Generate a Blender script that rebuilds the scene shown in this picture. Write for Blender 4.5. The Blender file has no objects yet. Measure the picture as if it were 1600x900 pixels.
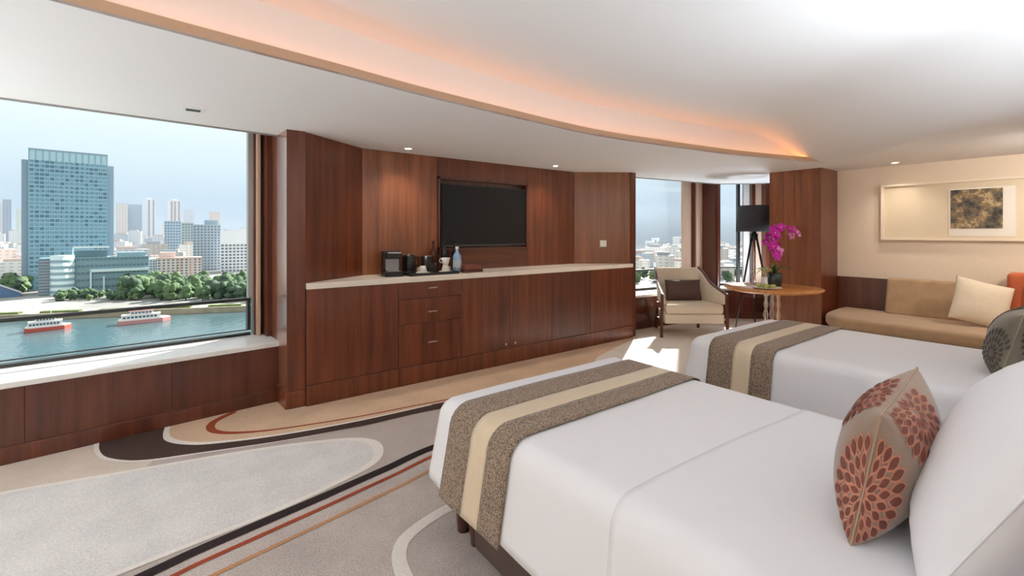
import bpy, bmesh, math, random
from mathutils import Vector, Matrix, noise
from mathutils.geometry import tessellate_polygon
PI = math.pi
R = math.radians
random.seed(7)
sc = bpy.context.scene
COL = sc.collection

# ------------------------------------------------------------------ camera
cam_d = bpy.data.cameras.new('camera'); cam = bpy.data.objects.new('camera', cam_d); COL.objects.link(cam)
cam.location = (0, 0, 1.4); cam.rotation_euler = (R(90), 0, R(-36.8))
cam_d.sensor_width = 36; cam_d.lens = 16.0; cam_d.shift_y = -85/1600; cam_d.clip_start = .03; cam_d.clip_end = 12000
sc.camera = cam
sc.view_settings.view_transform = 'Standard'; sc.view_settings.look = 'None'
sc.view_settings.gamma = 1; sc.view_settings.exposure = 0.08
sc.cycles.max_bounces = 10; sc.cycles.diffuse_bounces = 6; sc.cycles.glossy_bounces = 4
sc.cycles.transparent_max_bounces = 12; sc.cycles.volume_bounces = 0
sc.cycles.sample_clamp_indirect = 4

# ------------------------------------------------------------------ sky
w = bpy.data.worlds.new('sky'); sc.world = w; w.use_nodes = True
nt = w.node_tree; nt.nodes.clear()
tc = nt.nodes.new('ShaderNodeTexCoord'); sp = nt.nodes.new('ShaderNodeSeparateXYZ')
rp = nt.nodes.new('ShaderNodeValToRGB'); bg = nt.nodes.new('ShaderNodeBackground'); ou = nt.nodes.new('ShaderNodeOutputWorld')
nt.links.new(tc.outputs['Generated'], sp.inputs[0]); nt.links.new(sp.outputs['Z'], rp.inputs[0])
nt.links.new(rp.outputs[0], bg.inputs[0]); nt.links.new(bg.outputs[0], ou.inputs[0])
cr = rp.color_ramp
for i, (p, c) in enumerate([(0.0, (.50, .64, .79)), (.05, (.56, .71, .85)), (.12, (.72, .87, .94)), (.20, (.86, .98, 1.0)), (.5, (.92, .99, 1.0))]):
    e = cr.elements[i] if i < 2 else cr.elements.new(p)
    e.position = p; e.color = (*c, 1)
bg.inputs[1].default_value = 1.0

# ------------------------------------------------------------------ sun
sd = bpy.data.lights.new('sun', 'SUN'); sun = bpy.data.objects.new('sun', sd); COL.objects.link(sun)
sd.energy = 13; sd.angle = R(1.2); sd.color = (1, .97, .92)
sun.rotation_euler = Vector((-.62, -.385, -.50)).to_track_quat('-Z', 'Y').to_euler()

# ------------------------------------------------------------------ builder
class MB:
    def __init__(s): s.v = []; s.f = []; s.sm = []
    def add(s, vs, fs, smooth=False, M=None):
        o = len(s.v)
        for p in vs: s.v.append(tuple(M @ Vector(p)) if M is not None else tuple(p))
        for f in fs: s.f.append([o + i for i in f]); s.sm.append(smooth)
        return s
    def box(s, x0, x1, y0, y1, z0, z1, M=None):
        vs = [(x, y, z) for z in (z0, z1) for y in (y0, y1) for x in (x0, x1)]
        return s.add(vs, [(0, 2, 3, 1), (4, 5, 7, 6), (0, 1, 5, 4), (2, 6, 7, 3), (0, 4, 6, 2), (1, 3, 7, 5)], M=M)
    def prism(s, poly, z0, z1, M=None, smooth=False):
        n = len(poly); a = sum(poly[i][0]*poly[(i+1) % n][1]-poly[(i+1) % n][0]*poly[i][1] for i in range(n))
        if a < 0: poly = poly[::-1]
        vs = [(x, y, z0) for x, y in poly] + [(x, y, z1) for x, y in poly]
        s.add(vs, [(i, (i+1) % n, n+(i+1) % n, n+i) for i in range(n)], smooth, M)
        o = len(s.v) - 2*n
        s.f.append([o+n+i for i in range(n)]); s.sm.append(False)
        s.f.append([o+i for i in range(n)][::-1]); s.sm.append(False)
        return s
    def lathe(s, prof, n=20, c=(0, 0, 0), M=None, smooth=True):
        vs = []; fs = []; m = len(prof)
        for i in range(n):
            a = 2*PI*i/n
            for r, z in prof: vs.append((c[0]+r*math.cos(a), c[1]+r*math.sin(a), c[2]+z))
        for i in range(n):
            for j in range(m-1):
                a, b = i*m+j, ((i+1) % n)*m+j
                fs.append((a, b, b+1, a+1))
        return s.add(vs, fs, smooth, M)
    def tube(s, pts, r, n=8, cap=True, M=None):
        pts = [Vector(p) for p in pts]; k = len(pts)
        rs = r if isinstance(r, (list, tuple)) else [r]*k
        vs = []; fs = []; ref = None
        for i, p in enumerate(pts):
            t = (pts[min(i+1, k-1)] - pts[max(i-1, 0)]).normalized()
            if ref is None: ref = Vector((0, 0, 1)) if abs(t.z) < .9 else Vector((1, 0, 0))
            a = t.cross(ref).normalized(); b = a.cross(t).normalized(); ref = b
            for j in range(n):
                q = 2*PI*j/n; vs.append(p + rs[i]*(math.cos(q)*a + math.sin(q)*b))
        for i in range(k-1):
            for j in range(n):
                fs.append((i*n+j, i*n+(j+1) % n, (i+1)*n+(j+1) % n, (i+1)*n+j))
        if cap: fs.append(list(range(n))[::-1]); fs.append([(k-1)*n+j for j in range(n)])
        return s.add(vs, fs, True, M)
    def bar(s, a, b, w, h, up=(0, 0, 1)):
        a = Vector(a); b = Vector(b); d = (b-a); L = d.length; d.normalize()
        x = d.cross(Vector(up)).normalized(); z = x.cross(d)
        M = Matrix(((x.x, d.x, z.x, a.x), (x.y, d.y, z.y, a.y), (x.z, d.z, z.z, a.z), (0, 0, 0, 1)))
        return s.box(-w/2, w/2, 0, L, -h/2, h/2, M=M)
    def blob(s, c, rx, ry, rz, nu=10, nv=6, M=None, wob=0):
        vs = []; fs = []
        for j in range(nv+1):
            t = PI*j/nv
            for i in range(nu):
                a = 2*PI*i/nu; k = 1 + (wob*noise.noise(Vector((c[0]+3*math.cos(a)*math.sin(t), c[1]+3*math.sin(a)*math.sin(t), c[2]+3*math.cos(t)))) if wob else 0)
                vs.append((c[0]+k*rx*math.sin(t)*math.cos(a), c[1]+k*ry*math.sin(t)*math.sin(a), c[2]-k*rz*math.cos(t)))
        for j in range(nv):
            for i in range(nu): fs.append((j*nu+i, j*nu+(i+1) % nu, (j+1)*nu+(i+1) % nu, (j+1)*nu+i))
        return s.add(vs, fs, True, M)
    def grid(s, fn, nu, nv, smooth=True, flip=False):
        vs = [fn(i/nu, j/nv) for j in range(nv+1) for i in range(nu+1)]
        fs = []
        for j in range(nv):
            for i in range(nu):
                q = (j*(nu+1)+i, j*(nu+1)+i+1, (j+1)*(nu+1)+i+1, (j+1)*(nu+1)+i)
                fs.append(q[::-1] if flip else q)
        return s.add(vs, fs, smooth)
    def mesh(s, name):
        me = bpy.data.meshes.new(name); me.from_pydata(s.v, [], s.f); me.polygons.foreach_set('use_smooth', s.sm); me.update(); return me
    def build(s, name, mat, parent=None, bevel=0, seg=2, solid=0, sub=0):
        o = bpy.data.objects.new(name, s.mesh(name)); COL.objects.link(o); o.data.materials.append(mat)
        if parent is not None: o.parent = parent
        if solid: m = o.modifiers.new('solid', 'SOLIDIFY'); m.thickness = solid; m.offset = -1
        if bevel: m = o.modifiers.new('bevel', 'BEVEL'); m.width = bevel; m.segments = seg; m.limit_method = 'ANGLE'; m.angle_limit = R(40)
        if sub: m = o.modifiers.new('sub', 'SUBSURF'); m.levels = sub; m.render_levels = sub
        return o

def tag(o, label=None, cat=None, group=None, kind=None):
    if label: o['label'] = label
    if cat: o['category'] = cat
    if group: o['group'] = group
    if kind: o['kind'] = kind
    return o
def thing(name, label, cat, loc=(0, 0, 0), rz=0, group=None):
    o = bpy.data.objects.new(name, None); COL.objects.link(o); o.location = loc; o.rotation_euler = (0, 0, rz)
    o.empty_display_size = .1
    return tag(o, label, cat, group)
def struct(name, loc=(0, 0, 0), rz=0):
    o = bpy.data.objects.new(name, None); COL.objects.link(o); o.location = loc; o.rotation_euler = (0, 0, rz); o['kind'] = 'structure'; return o
def S(o): o['kind'] = 'structure'; return o
def lab(o, l): o['label'] = l; return o
def stuff(o): o['kind'] = 'stuff'; return o
def copy_tree(o, parent=None):
    c = o.copy(); COL.objects.link(c)
    if parent is not None: c.parent = parent
    for ch in list(o.children): copy_tree(ch, c)
    return c
def smooth_line(pts, n=10, closed=False):
    P = [Vector((*p, 0)) if len(p) == 2 else Vector(p) for p in pts]; out = []; k = len(P)
    rng = range(k if closed else k-1)
    for i in rng:
        if closed: a, b, c, d = P[i-1], P[i], P[(i+1) % k], P[(i+2) % k]
        else: a, b, c, d = P[max(i-1, 0)], P[i], P[i+1], P[min(i+2, k-1)]
        for j in range(n):
            t = j/n
            out.append(.5*((2*b)+(c-a)*t+(2*a-5*b+4*c-d)*t*t+(3*b-a-3*c+d)*t**3))
    if not closed: out.append(P[-1])
    return out

# ------------------------------------------------------------------ materials
def lin(r, g, b):
    f = lambda c: (c/255/12.92) if c/255 <= .04045 else ((c/255+.055)/1.055)**2.4
    return (f(r), f(g), f(b), 1)
def newmat(name):
    m = bpy.data.materials.new(name); m.use_nodes = True
    return m, m.node_tree, m.node_tree.nodes['Principled BSDF']
def mat(name, c, rough=.5, metal=0, var=0, scale=30, bump=0, bscale=None, spec=None, coat=0, sheen=0, emit=0, ecol=None, stretch=None):
    m, t, b = newmat(name)
    b.inputs['Base Color'].default_value = c; b.inputs['Roughness'].default_value = rough; b.inputs['Metallic'].default_value = metal
    if spec is not None: b.inputs['Specular IOR Level'].default_value = spec
    if coat: b.inputs['Coat Weight'].default_value = coat; b.inputs['Coat Roughness'].default_value = .15
    if sheen: b.inputs['Sheen Weight'].default_value = sheen; b.inputs['Sheen Roughness'].default_value = .5
    if emit: b.inputs['Emission Color'].default_value = ecol or c; b.inputs['Emission Strength'].default_value = emit
    x = t.nodes.new('ShaderNodeTexCoord')
    src = x.outputs['Object']
    if stretch:
        mp = t.nodes.new('ShaderNodeMapping'); mp.inputs['Scale'].default_value = stretch; t.links.new(src, mp.inputs[0]); src = mp.outputs[0]
    n = t.nodes.new('ShaderNodeTexNoise'); n.inputs['Scale'].default_value = scale; n.inputs['Detail'].default_value = 4
    t.links.new(src, n.inputs['Vector'])
    if var:
        r = t.nodes.new('ShaderNodeValToRGB'); r.color_ramp.elements[0].position = .3; r.color_ramp.elements[1].position = .7
        r.color_ramp.elements[0].color = (*[k*(1-var) for k in c[:3]], 1); r.color_ramp.elements[1].color = (*[min(1, k*(1+var)) for k in c[:3]], 1)
        t.links.new(n.outputs[0], r.inputs[0]); t.links.new(r.outputs[0], b.inputs['Base Color'])
    if bump:
        n2 = t.nodes.new('ShaderNodeTexNoise'); n2.inputs['Scale'].default_value = bscale or scale*3; n2.inputs['Detail'].default_value = 3
        t.links.new(src, n2.inputs['Vector'])
        bp = t.nodes.new('ShaderNodeBump'); bp.inputs['Strength'].default_value = bump; bp.inputs['Distance'].default_value = .01
        t.links.new(n2.outputs[0], bp.inputs['Height']); t.links.new(bp.outputs[0], b.inputs['Normal'])
    return m
def wood(name, c1, c2, rough=.33, axis=(14, 14, .7), coat=.25):
    m, t, b = newmat(name)
    x = t.nodes.new('ShaderNodeTexCoord'); oi = t.nodes.new('ShaderNodeObjectInfo')
    mp = t.nodes.new('ShaderNodeMapping'); mp.inputs['Scale'].default_value = axis
    ad = t.nodes.new('ShaderNodeVectorMath'); ad.operation = 'ADD'
    mu = t.nodes.new('ShaderNodeVectorMath'); mu.operation = 'SCALE'; mu.inputs[0].default_value = (7, 5, 3)
    t.links.new(oi.outputs['Random'], mu.inputs['Scale'])
    t.links.new(x.outputs['Object'], ad.inputs[0]); t.links.new(mu.outputs[0], ad.inputs[1]); t.links.new(ad.outputs[0], mp.inputs[0])
    n = t.nodes.new('ShaderNodeTexNoise'); n.inputs['Scale'].default_value = 1; n.inputs['Detail'].default_value = 5; n.inputs['Roughness'].default_value = .6
    t.links.new(mp.outputs[0], n.inputs['Vector'])
    mp2 = t.nodes.new('ShaderNodeMapping'); mp2.inputs['Scale'].default_value = tuple(k*7 for k in axis)
    t.links.new(ad.outputs[0], mp2.inputs[0])
    n2 = t.nodes.new('ShaderNodeTexNoise'); n2.inputs['Scale'].default_value = 1; n2.inputs['Detail'].default_value = 2
    t.links.new(mp2.outputs[0], n2.inputs['Vector'])
    mx = t.nodes.new('ShaderNodeMath'); mx.operation = 'MULTIPLY_ADD'; mx.inputs[1].default_value = .25
    t.links.new(n2.outputs[0], mx.inputs[0]); t.links.new(n.outputs[0], mx.inputs[2])
    r = t.nodes.new('ShaderNodeValToRGB'); r.color_ramp.elements[0].position = .36; r.color_ramp.elements[1].position = .90
    r.color_ramp.elements[0].color = c1; r.color_ramp.elements[1].color = c2
    t.links.new(mx.outputs[0], r.inputs[0]); t.links.new(r.outputs[0], b.inputs['Base Color'])
    b.inputs['Roughness'].default_value = rough; b.inputs['Coat Weight'].default_value = coat; b.inputs['Coat Roughness'].default_value = .2
    return m
def glassmat(name, tint=(1, 1, 1, 1), refl=.06):
    m = bpy.data.materials.new(name); m.use_nodes = True; t = m.node_tree; t.nodes.clear()
    tr = t.nodes.new('ShaderNodeBsdfTransparent'); tr.inputs[0].default_value = tint
    gl = t.nodes.new('ShaderNodeBsdfGlossy'); gl.inputs['Roughness'].default_value = .01
    lw = t.nodes.new('ShaderNodeFresnel'); lw.inputs[0].default_value = 1.35
    mm = t.nodes.new('ShaderNodeMath'); mm.operation = 'MULTIPLY'; mm.inputs[1].default_value = .2
    mi = t.nodes.new('ShaderNodeMixShader'); o = t.nodes.new('ShaderNodeOutputMaterial')
    t.links.new(lw.outputs[0], mm.inputs[0]); t.links.new(mm.outputs[0], mi.inputs[0])
    t.links.new(tr.outputs[0], mi.inputs[1]); t.links.new(gl.outputs[0], mi.inputs[2]); t.links.new(mi.outputs[0], o.inputs[0])
    return m
def weave(name, c1, c2, scale=260, rough=.8, bump=.25):
    m, t, b = newmat(name)
    x = t.nodes.new('ShaderNodeTexCoord')
    n = t.nodes.new('ShaderNodeTexNoise'); n.inputs['Scale'].default_value = scale; n.inputs['Detail'].default_value = 2; n.inputs['Distortion'].default_value = .6
    t.links.new(x.outputs['Object'], n.inputs['Vector'])
    r = t.nodes.new('ShaderNodeValToRGB'); r.color_ramp.elements[0].position = .42; r.color_ramp.elements[1].position = .58
    r.color_ramp.elements[0].color = c1; r.color_ramp.elements[1].color = c2
    t.links.new(n.outputs[0], r.inputs[0]); t.links.new(r.outputs[0], b.inputs['Base Color'])
    b.inputs['Roughness'].default_value = rough; b.inputs['Sheen Weight'].default_value = .15
    bp = t.nodes.new('ShaderNodeBump'); bp.inputs['Strength'].default_value = bump; bp.inputs['Distance'].default_value = .004
    t.links.new(n.outputs[0], bp.inputs['Height']); t.links.new(bp.outputs[0], b.inputs['Normal'])
    return m
def facade(name, wall, glass, sx, sz, fw=.5, fz=.5, rough=.5):
    """far buildings: rows of windows too small to tell apart, as a repeating print"""
    m, t, b = newmat(name)
    x = t.nodes.new('ShaderNodeTexCoord'); s = t.nodes.new('ShaderNodeSeparateXYZ'); t.links.new(x.outputs['Object'], s.inputs[0])
    ad = t.nodes.new('ShaderNodeMath'); ad.operation = 'ADD'; t.links.new(s.outputs[0], ad.inputs[0]); t.links.new(s.outputs[1], ad.inputs[1])
    def band(src, step, frac):
        d = t.nodes.new('ShaderNodeMath'); d.operation = 'DIVIDE'; t.links.new(src, d.inputs[0]); d.inputs[1].default_value = step
        f = t.nodes.new('ShaderNodeMath'); f.operation = 'FRACT'; t.links.new(d.outputs[0], f.inputs[0])
        l = t.nodes.new('ShaderNodeMath'); l.operation = 'LESS_THAN'; t.links.new(f.outputs[0], l.inputs[0]); l.inputs[1].default_value = frac; return l.outputs[0]
    mu = t.nodes.new('ShaderNodeMath'); mu.operation = 'MULTIPLY'
    t.links.new(band(ad.outputs[0], sx, fw), mu.inputs[0]); t.links.new(band(s.outputs[2], sz, fz), mu.inputs[1])
    mx = t.nodes.new('ShaderNodeMix'); mx.data_type = 'RGBA'; mx.inputs[6].default_value = wall; mx.inputs[7].default_value = glass
    t.links.new(mu.outputs[0], mx.inputs[0]); t.links.new(mx.outputs[2], b.inputs['Base Color']); b.inputs['Roughness'].default_value = rough
    return m

WOOD = wood('mahogany', lin(64, 25, 12), lin(128, 67, 40))
WOODM = wood('mahogany_light', lin(98, 50, 28), lin(160, 98, 62))
WOODH = wood('mahogany_horizontal', lin(60, 26, 14), lin(114, 60, 34), axis=(1.2, 1.2, 16))
WOODD = wood('mahogany_dark', lin(58, 25, 15), lin(106, 54, 36))
WOODL = wood('walnut', lin(104, 60, 36), lin(150, 96, 62))
WOODT = wood('honey_oak', lin(176, 112, 58), lin(214, 150, 88), axis=(3, 26, 3), rough=.25)
WOODJ = wood('jamb_veneer', lin(196, 164, 140), lin(222, 194, 172))
CEIL = mat('ceiling_paint', lin(238, 237, 236), .9)
WALLP = mat('cream_wallpaper', lin(234, 218, 198), .85, var=.03, scale=60, bump=.05, bscale=400)
STONE = mat('cream_marble', lin(252, 242, 228), .25, var=.05, scale=6)
SILL = mat('white_stone', lin(246, 246, 244), .3, var=.03, scale=8)
ALU = mat('bronze_aluminium', lin(62, 58, 56), .4, metal=.6)
DARKM = mat('dark_frame', lin(34, 36, 36), .4)
BLACK = mat('black_plastic', lin(22, 20, 20), .35)
SCREEN = mat('tv_glass', (.006, .007, .009, 1), .38, spec=.3)
CHROME = mat('chrome', (.8, .8, .8, 1), .15, metal=1)
BRASS = mat('brushed_nickel', lin(214, 190, 172), .3, metal=.9)
WHITE = mat('white_plastic', lin(238, 234, 228), .4)
LINEN = mat('white_linen', lin(245, 246, 251), .75, sheen=.2, bump=.05, bscale=700)
CREAMF = mat('beige_fabric', lin(226, 213, 192), .85, var=.06, scale=300, bump=.15, bscale=500)
SOFAF = mat('tan_sofa_fabric', lin(172, 142, 110), .8, var=.10, scale=12, sheen=.3, bump=.1, bscale=500)
BROWNF = mat('brown_cushion', lin(84, 62, 56), .8, var=.08, scale=200, bump=.12, bscale=400)
IVORY = mat('ivory_cushion', lin(222, 208, 186), .7, var=.03, scale=20, sheen=.2)
TAUPE = mat('taupe_silk', lin(148, 124, 106), .55, var=.05, scale=14, sheen=.3)
PETAL = mat('petal_print', lin(112, 58, 44), .6)
CORAL = mat('coral_print', lin(198, 134, 110), .6)
OLIVE = mat('olive_silk', lin(110, 100, 84), .5, var=.1, scale=14, sheen=.3)
OLIVED = mat('olive_print', lin(62, 54, 46), .6)
RUST = mat('rust_leather', lin(186, 92, 52), .5, var=.06, scale=20)
RUND = weave('runner_chenille', lin(84, 68, 58), lin(168, 146, 124), scale=190)
RUNC = mat('runner_gold', lin(220, 201, 172), .5, var=.05, scale=20, sheen=.3, stretch=(1, 12, 1))
SHADE = mat('charcoal_shade', lin(58, 60, 64), .8, bump=.15, bscale=300)
SKIRT = mat('bed_base_brown', lin(78, 62, 54), .7)
ART_MAT = mat('ivory_mount', lin(232, 216, 190), .8)
FRAMEW = mat('pale_frame', lin(240, 226, 206), .45)
MOUNTW = mat('white_mount', lin(246, 240, 230), .7)
GLASS = glassmat('window_glass')
CLEAR = glassmat('clear_glass', (.93, .95, .95, 1))
LAMP = mat('lamp_lens', (1, .86, .66, 1), .5, emit=14, ecol=(1, .84, .62, 1))

def art_material():
    m, t, b = newmat('landscape_print')
    x = t.nodes.new('ShaderNodeTexCoord')
    n = t.nodes.new('ShaderNodeTexNoise'); n.inputs['Scale'].default_value = 9; n.inputs['Detail'].default_value = 9; n.inputs['Roughness'].default_value = .68
    t.links.new(x.outputs['Object'], n.inputs['Vector'])
    r = t.nodes.new('ShaderNodeValToRGB')
    for i, (p, c) in enumerate([(.38, lin(48, 42, 36)), (.48, lin(106, 100, 88)), (.54, lin(150, 122, 86)), (.62, lin(206, 190, 150)), (.7, lin(120, 80, 48))]):
        e = r.color_ramp.elements[i] if i < 2 else r.color_ramp.elements.new(p)
        e.position = p; e.color = c
    t.links.new(n.outputs[0], r.inputs[0]); t.links.new(r.outputs[0], b.inputs['Base Color']); b.inputs['Roughness'].default_value = .6
    return m
ARTP = art_material()
def carpet(name, c, v=.10):
    m, t, b = newmat(name)
    x = t.nodes.new('ShaderNodeTexCoord')
    n = t.nodes.new('ShaderNodeTexNoise'); n.inputs['Scale'].default_value = 170; n.inputs['Detail'].default_value = 2
    n2 = t.nodes.new('ShaderNodeTexNoise'); n2.inputs['Scale'].default_value = 3.5; n2.inputs['Detail'].default_value = 4
    t.links.new(x.outputs['Object'], n.inputs['Vector']); t.links.new(x.outputs['Object'], n2.inputs['Vector'])
    a = t.nodes.new('ShaderNodeMath'); a.operation = 'MULTIPLY_ADD'; a.inputs[1].default_value = .5
    t.links.new(n2.outputs[0], a.inputs[0]); t.links.new(n.outputs[0], a.inputs[2])
    r = t.nodes.new('ShaderNodeValToRGB'); r.color_ramp.elements[0].position = .55; r.color_ramp.elements[1].position = .95
    r.color_ramp.elements[0].color = (*[k*(1-v*1.6) for k in c[:3]], 1); r.color_ramp.elements[1].color = (*[min(1, k*(1+v*1.6)) for k in c[:3]], 1)
    t.links.new(a.outputs[0], r.inputs[0]); t.links.new(r.outputs[0], b.inputs['Base Color']); b.inputs['Roughness'].default_value = .95
    b.inputs['Specular IOR Level'].default_value = .1
    bp = t.nodes.new('ShaderNodeBump'); bp.inputs['Strength'].default_value = .3; bp.inputs['Distance'].default_value = .004
    t.links.new(n.outputs[0], bp.inputs['Height']); t.links.new(bp.outputs[0], b.inputs['Normal'])
    return m
CP_BASE = carpet('carpet_sand', lin(214, 200, 188))
CP_GREY = carpet('carpet_light_grey', lin(224, 221, 220))
CP_MAUVE = carpet('carpet_mauve_grey', lin(186, 174, 168))
CP_TAUPE = carpet('carpet_taupe', lin(190, 179, 173), .16)
CP_BEIGE = carpet('carpet_peach', lin(214, 184, 156))
CP_WHITE = carpet('carpet_ivory', lin(238, 232, 226), .05)
CP_DARK = carpet('carpet_umber', lin(74, 58, 54))
CP_BLACK = carpet('carpet_charcoal', lin(50, 42, 42))
CP_RED = carpet('carpet_rust', lin(150, 72, 50))
CP_TAN = carpet('carpet_tan', lin(186, 140, 104))

# ================================================================== room shell
ZC = 2.23          # soffit
ZU = 2.55          # upper tray ceiling
A1 = math.atan2(.17, 1.56)          # left window facet
P1 = Vector((.73, 4.22, 0))
A2 = math.atan2(-.25, 1.77)         # far window facet
P2 = Vector((5.02, 4.30, 0))
A3 = math.atan2(-.62, .68)
P3 = Vector((7.27, 3.98, 0))
def loc(P, a, x, y): return (P.x + x*math.cos(a) - y*math.sin(a), P.y + x*math.sin(a) + y*math.cos(a))

# floor
fl = MB(); fl.box(-3.6, 8.4, -.5, 5.2, -.12, 0)
floor = S(fl.build('floor', CP_BASE))
def poly_part(name, pts, z, m):
    b = MB(); v = [(p[0], p[1], z) for p in pts]
    tris = tessellate_polygon([[Vector(p) for p in v]])
    for t in tris:
        a, bb, c = (Vector(v[i]) for i in t)
        if (bb-a).cross(c-a).z < 0: t = t[::-1]
        b.f.append(list(t)); b.sm.append(False)
    b.v = v
    return b.build(name, m, floor)
def stripe(name, pts, width, z, m, n=10):
    L = smooth_line(pts, n); b = MB(); vs = []; k = len(L); W = width if isinstance(width, (list, tuple)) else [width]*len(pts)
    for i, p in enumerate(L):
        t = (L[min(i+1, k-1)]-L[max(i-1, 0)]); t.normalize(); q = min(i/n, len(pts)-1.001); a = int(q); ww = W[a]*(1-q+a)+W[min(a+1, len(W)-1)]*(q-a)
        nx = Vector((-t.y, t.x, 0))*ww/2
        vs += [(p.x+nx.x, p.y+nx.y, z), (p.x-nx.x, p.y-nx.y, z)]
    b.add(vs, [(2*i+1, 2*i+3, 2*i+2, 2*i) for i in range(k-1)])
    return b.build(name, m, floor)
xy = lambda L: [(p.x, p.y) for p in L]
w1 = [(-2.6, 4.0-.02), (-1.6, 3.74), (-.738, 3.607), (-.314, 3.515), (.101, 3.426), (.569, 3.308), (.944, 3.15), (1.07, 3.02), (1.075, 2.883), (.995, 2.745), (.796, 2.65), (.439, 2.556), (.074, 2.505), (-.4, 2.44), (-1.2, 2.3), (-2.6, 2.0)]
dk = [(-.40, 4.11), (-.385, 3.947), (-.335, 3.79), (-.22, 3.652), (-.089, 3.578), (.104, 3.522), (.583, 3.389), (1.08, 3.30), (1.64, 3.26), (2.2, 3.1), (2.8, 2.7), (3.0, 2.2), (3.0, 1.0)]
dki = [(-.02, 4.15), (-.03, 3.98), (-.01, 3.86), (.07, 3.74), (.22, 3.63), (.6, 3.497), (1.117, 3.407), (1.70, 3.37), (2.3, 3.24), (2.9, 2.85), (3.12, 2.3), (3.12, 1.0)]
blk = [(2.6, 2.66), (1.49, 2.70), (1.006, 2.612), (.626, 2.535), (.324, 2.48), (.072, 2.433), (-.07, 2.395), (-.8, 2.21), (-2.6, 1.7)]
# mauve field between the umber band and the charcoal line
dkL = smooth_line(dk[1:]); blL = smooth_line(blk)
poly_part('carpet_field', xy(smooth_line(dk[4:11])) + [(2.9, 1.0), (2.5, 1.0)] + xy(smooth_line([(2.6, 2.66), (1.49, 2.70), (1.006, 2.612), (.626, 2.535), (.072, 2.433), (-.2, 2.36)])) + [(-.35, 3.0)], .0010, CP_MAUVE)
poly_part('carpet_field', xy(smooth_line(w1)), .0022, CP_GREY)
stripe('carpet_line', w1, [.035, .035, .035, .035, .035, .035, .045, .06, .062, .05, .036, .034, .034, .034, .034, .034], .0034, CP_WHITE)
poly_part('carpet_field', [(-2.6, 1.66)] + xy(blL)[::-1] + [(2.6, -.4), (-2.6, -.4)], .0010, CP_TAUPE)
poly_part('carpet_field', xy(smooth_line(dk)) + [(3.6, 1.0), (3.6, 3.9), (.7, 3.9), (.7, 4.18)], .0022, CP_DARK)
stripe('carpet_line', dk[:8], [.025, .025, .025, .025, .022, .018, .010, .002], .0030, CP_WHITE)
poly_part('carpet_field', xy(smooth_line(dki)) + [(6.6, 1.0), (6.6, 3.6), (5.0, 3.93), (.76, 3.93), (.70, 4.2)], .0036, CP_BEIGE)
poly_part('carpet_field', [(3.85, 3.54), (4.4, 3.72), (5.06, 3.9), (6.6, 3.75), (6.6, 1.0), (3.25, 1.0), (3.25, 2.6), (3.5, 3.3)], .0048, carpet('carpet_pale_ivory', lin(232, 224, 214), .05))
stripe('carpet_line', [(.0, 4.22)]+dki[:8], [.03, .03, .035, .045, .045, .035, .025, .02, .02], .0044, CP_WHITE)
stripe('carpet_line', [(.40, 4.16), (.27, 4.05), (.225, 3.94), (.25, 3.82), (.366, 3.71), (.619, 3.60), (1.14, 3.482), (1.687, 3.415), (2.3, 3.3), (2.95, 2.95)], [.05, .055, .055, .05, .04, .025, .02, .02, .02, .02], .0044, CP_RED)
off = lambda pts, d: [(p[0] + d*.2, p[1] - d) for p in pts]
stripe('carpet_line', blk, .062, .0034, CP_BLACK)
stripe('carpet_line', off(blk, .095), .028, .0034, CP_RED)
stripe('carpet_line', off(blk, .215), .024, .0034, CP_TAN)
stripe('carpet_line', [(1.4, 2.08), (1.087, 2.044), (.887, 1.981), (.80, 1.895), (.762, 1.76), (.76, 1.55), (.83, 1.2), (.9, .8)], .062, .0034, CP_WHITE)

# ceiling: soffit with the tray opening
lip = [(-3.2, 1.72), (-2.2, 1.95), (-1.2, 2.13), (-.352, 2.282), (.184, 2.37), (.7, 2.44), (1.2, 2.52), (1.95, 2.60), (2.835, 2.665), (3.73, 2.59), (4.8, 2.44), (5.9, 2.168), (6.27, 2.07)]
front = xy(smooth_line(lip, 5))
side = xy(smooth_line([(6.27, 2.07), (5.95, 1.66), (5.23, .99), (4.78, .40), (4.55, -.2)], 6))
hole = front + side[1:] + [(-3.2, -.2)]
outer = [(-3.6, -.5), (7.2, -.5), (7.2, 2.9), (7.97, 3.36), loc(P3, A3, 0, .03), loc(P2, A2, 0, .03), (4.95, 4.5), (.8, 4.5), loc(P1, A1, 0, .03), loc(P1, A1, -4.5, .03)]
def plate(name, outer, holes, z0, z1, m, parent=None):
    rings = [outer] + holes; tot = sum(rings, []); b = MB()
    tr = tessellate_polygon([[Vector((x, y, 0)) for x, y in r] for r in rings])
    for z, up in ((z0, False), (z1, True)):
        vs = [(x, y, z) for x, y in tot]; fs = []
        for t in tr:
            a, bb, c = (Vector((*tot[i], 0)) for i in t); ccw = (bb-a).cross(c-a).z > 0
            fs.append(tuple(t) if ccw == up else tuple(t[::-1]))
        b.add(vs, fs)
    for r in rings:
        n = len(r)
        b.add([(x, y, z0) for x, y in r]+[(x, y, z1) for x, y in r], [(i, (i+1) % n, n+(i+1) % n, n+i) for i in range(n)])
    return b.build(name, m, parent)
ceiling = S(plate('ceiling', outer, [hole], ZC, ZC+.012, CEIL))
def offset(pts, d):
    out = []; k = len(pts)
    for i, p in enumerate(pts):
        a = Vector(pts[max(i-1, 0)]); c = Vector(pts[min(i+1, k-1)]); t = (c-a).normalized(); out.append((p[0]-t.y*d, p[1]+t.x*d))
    return out
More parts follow.
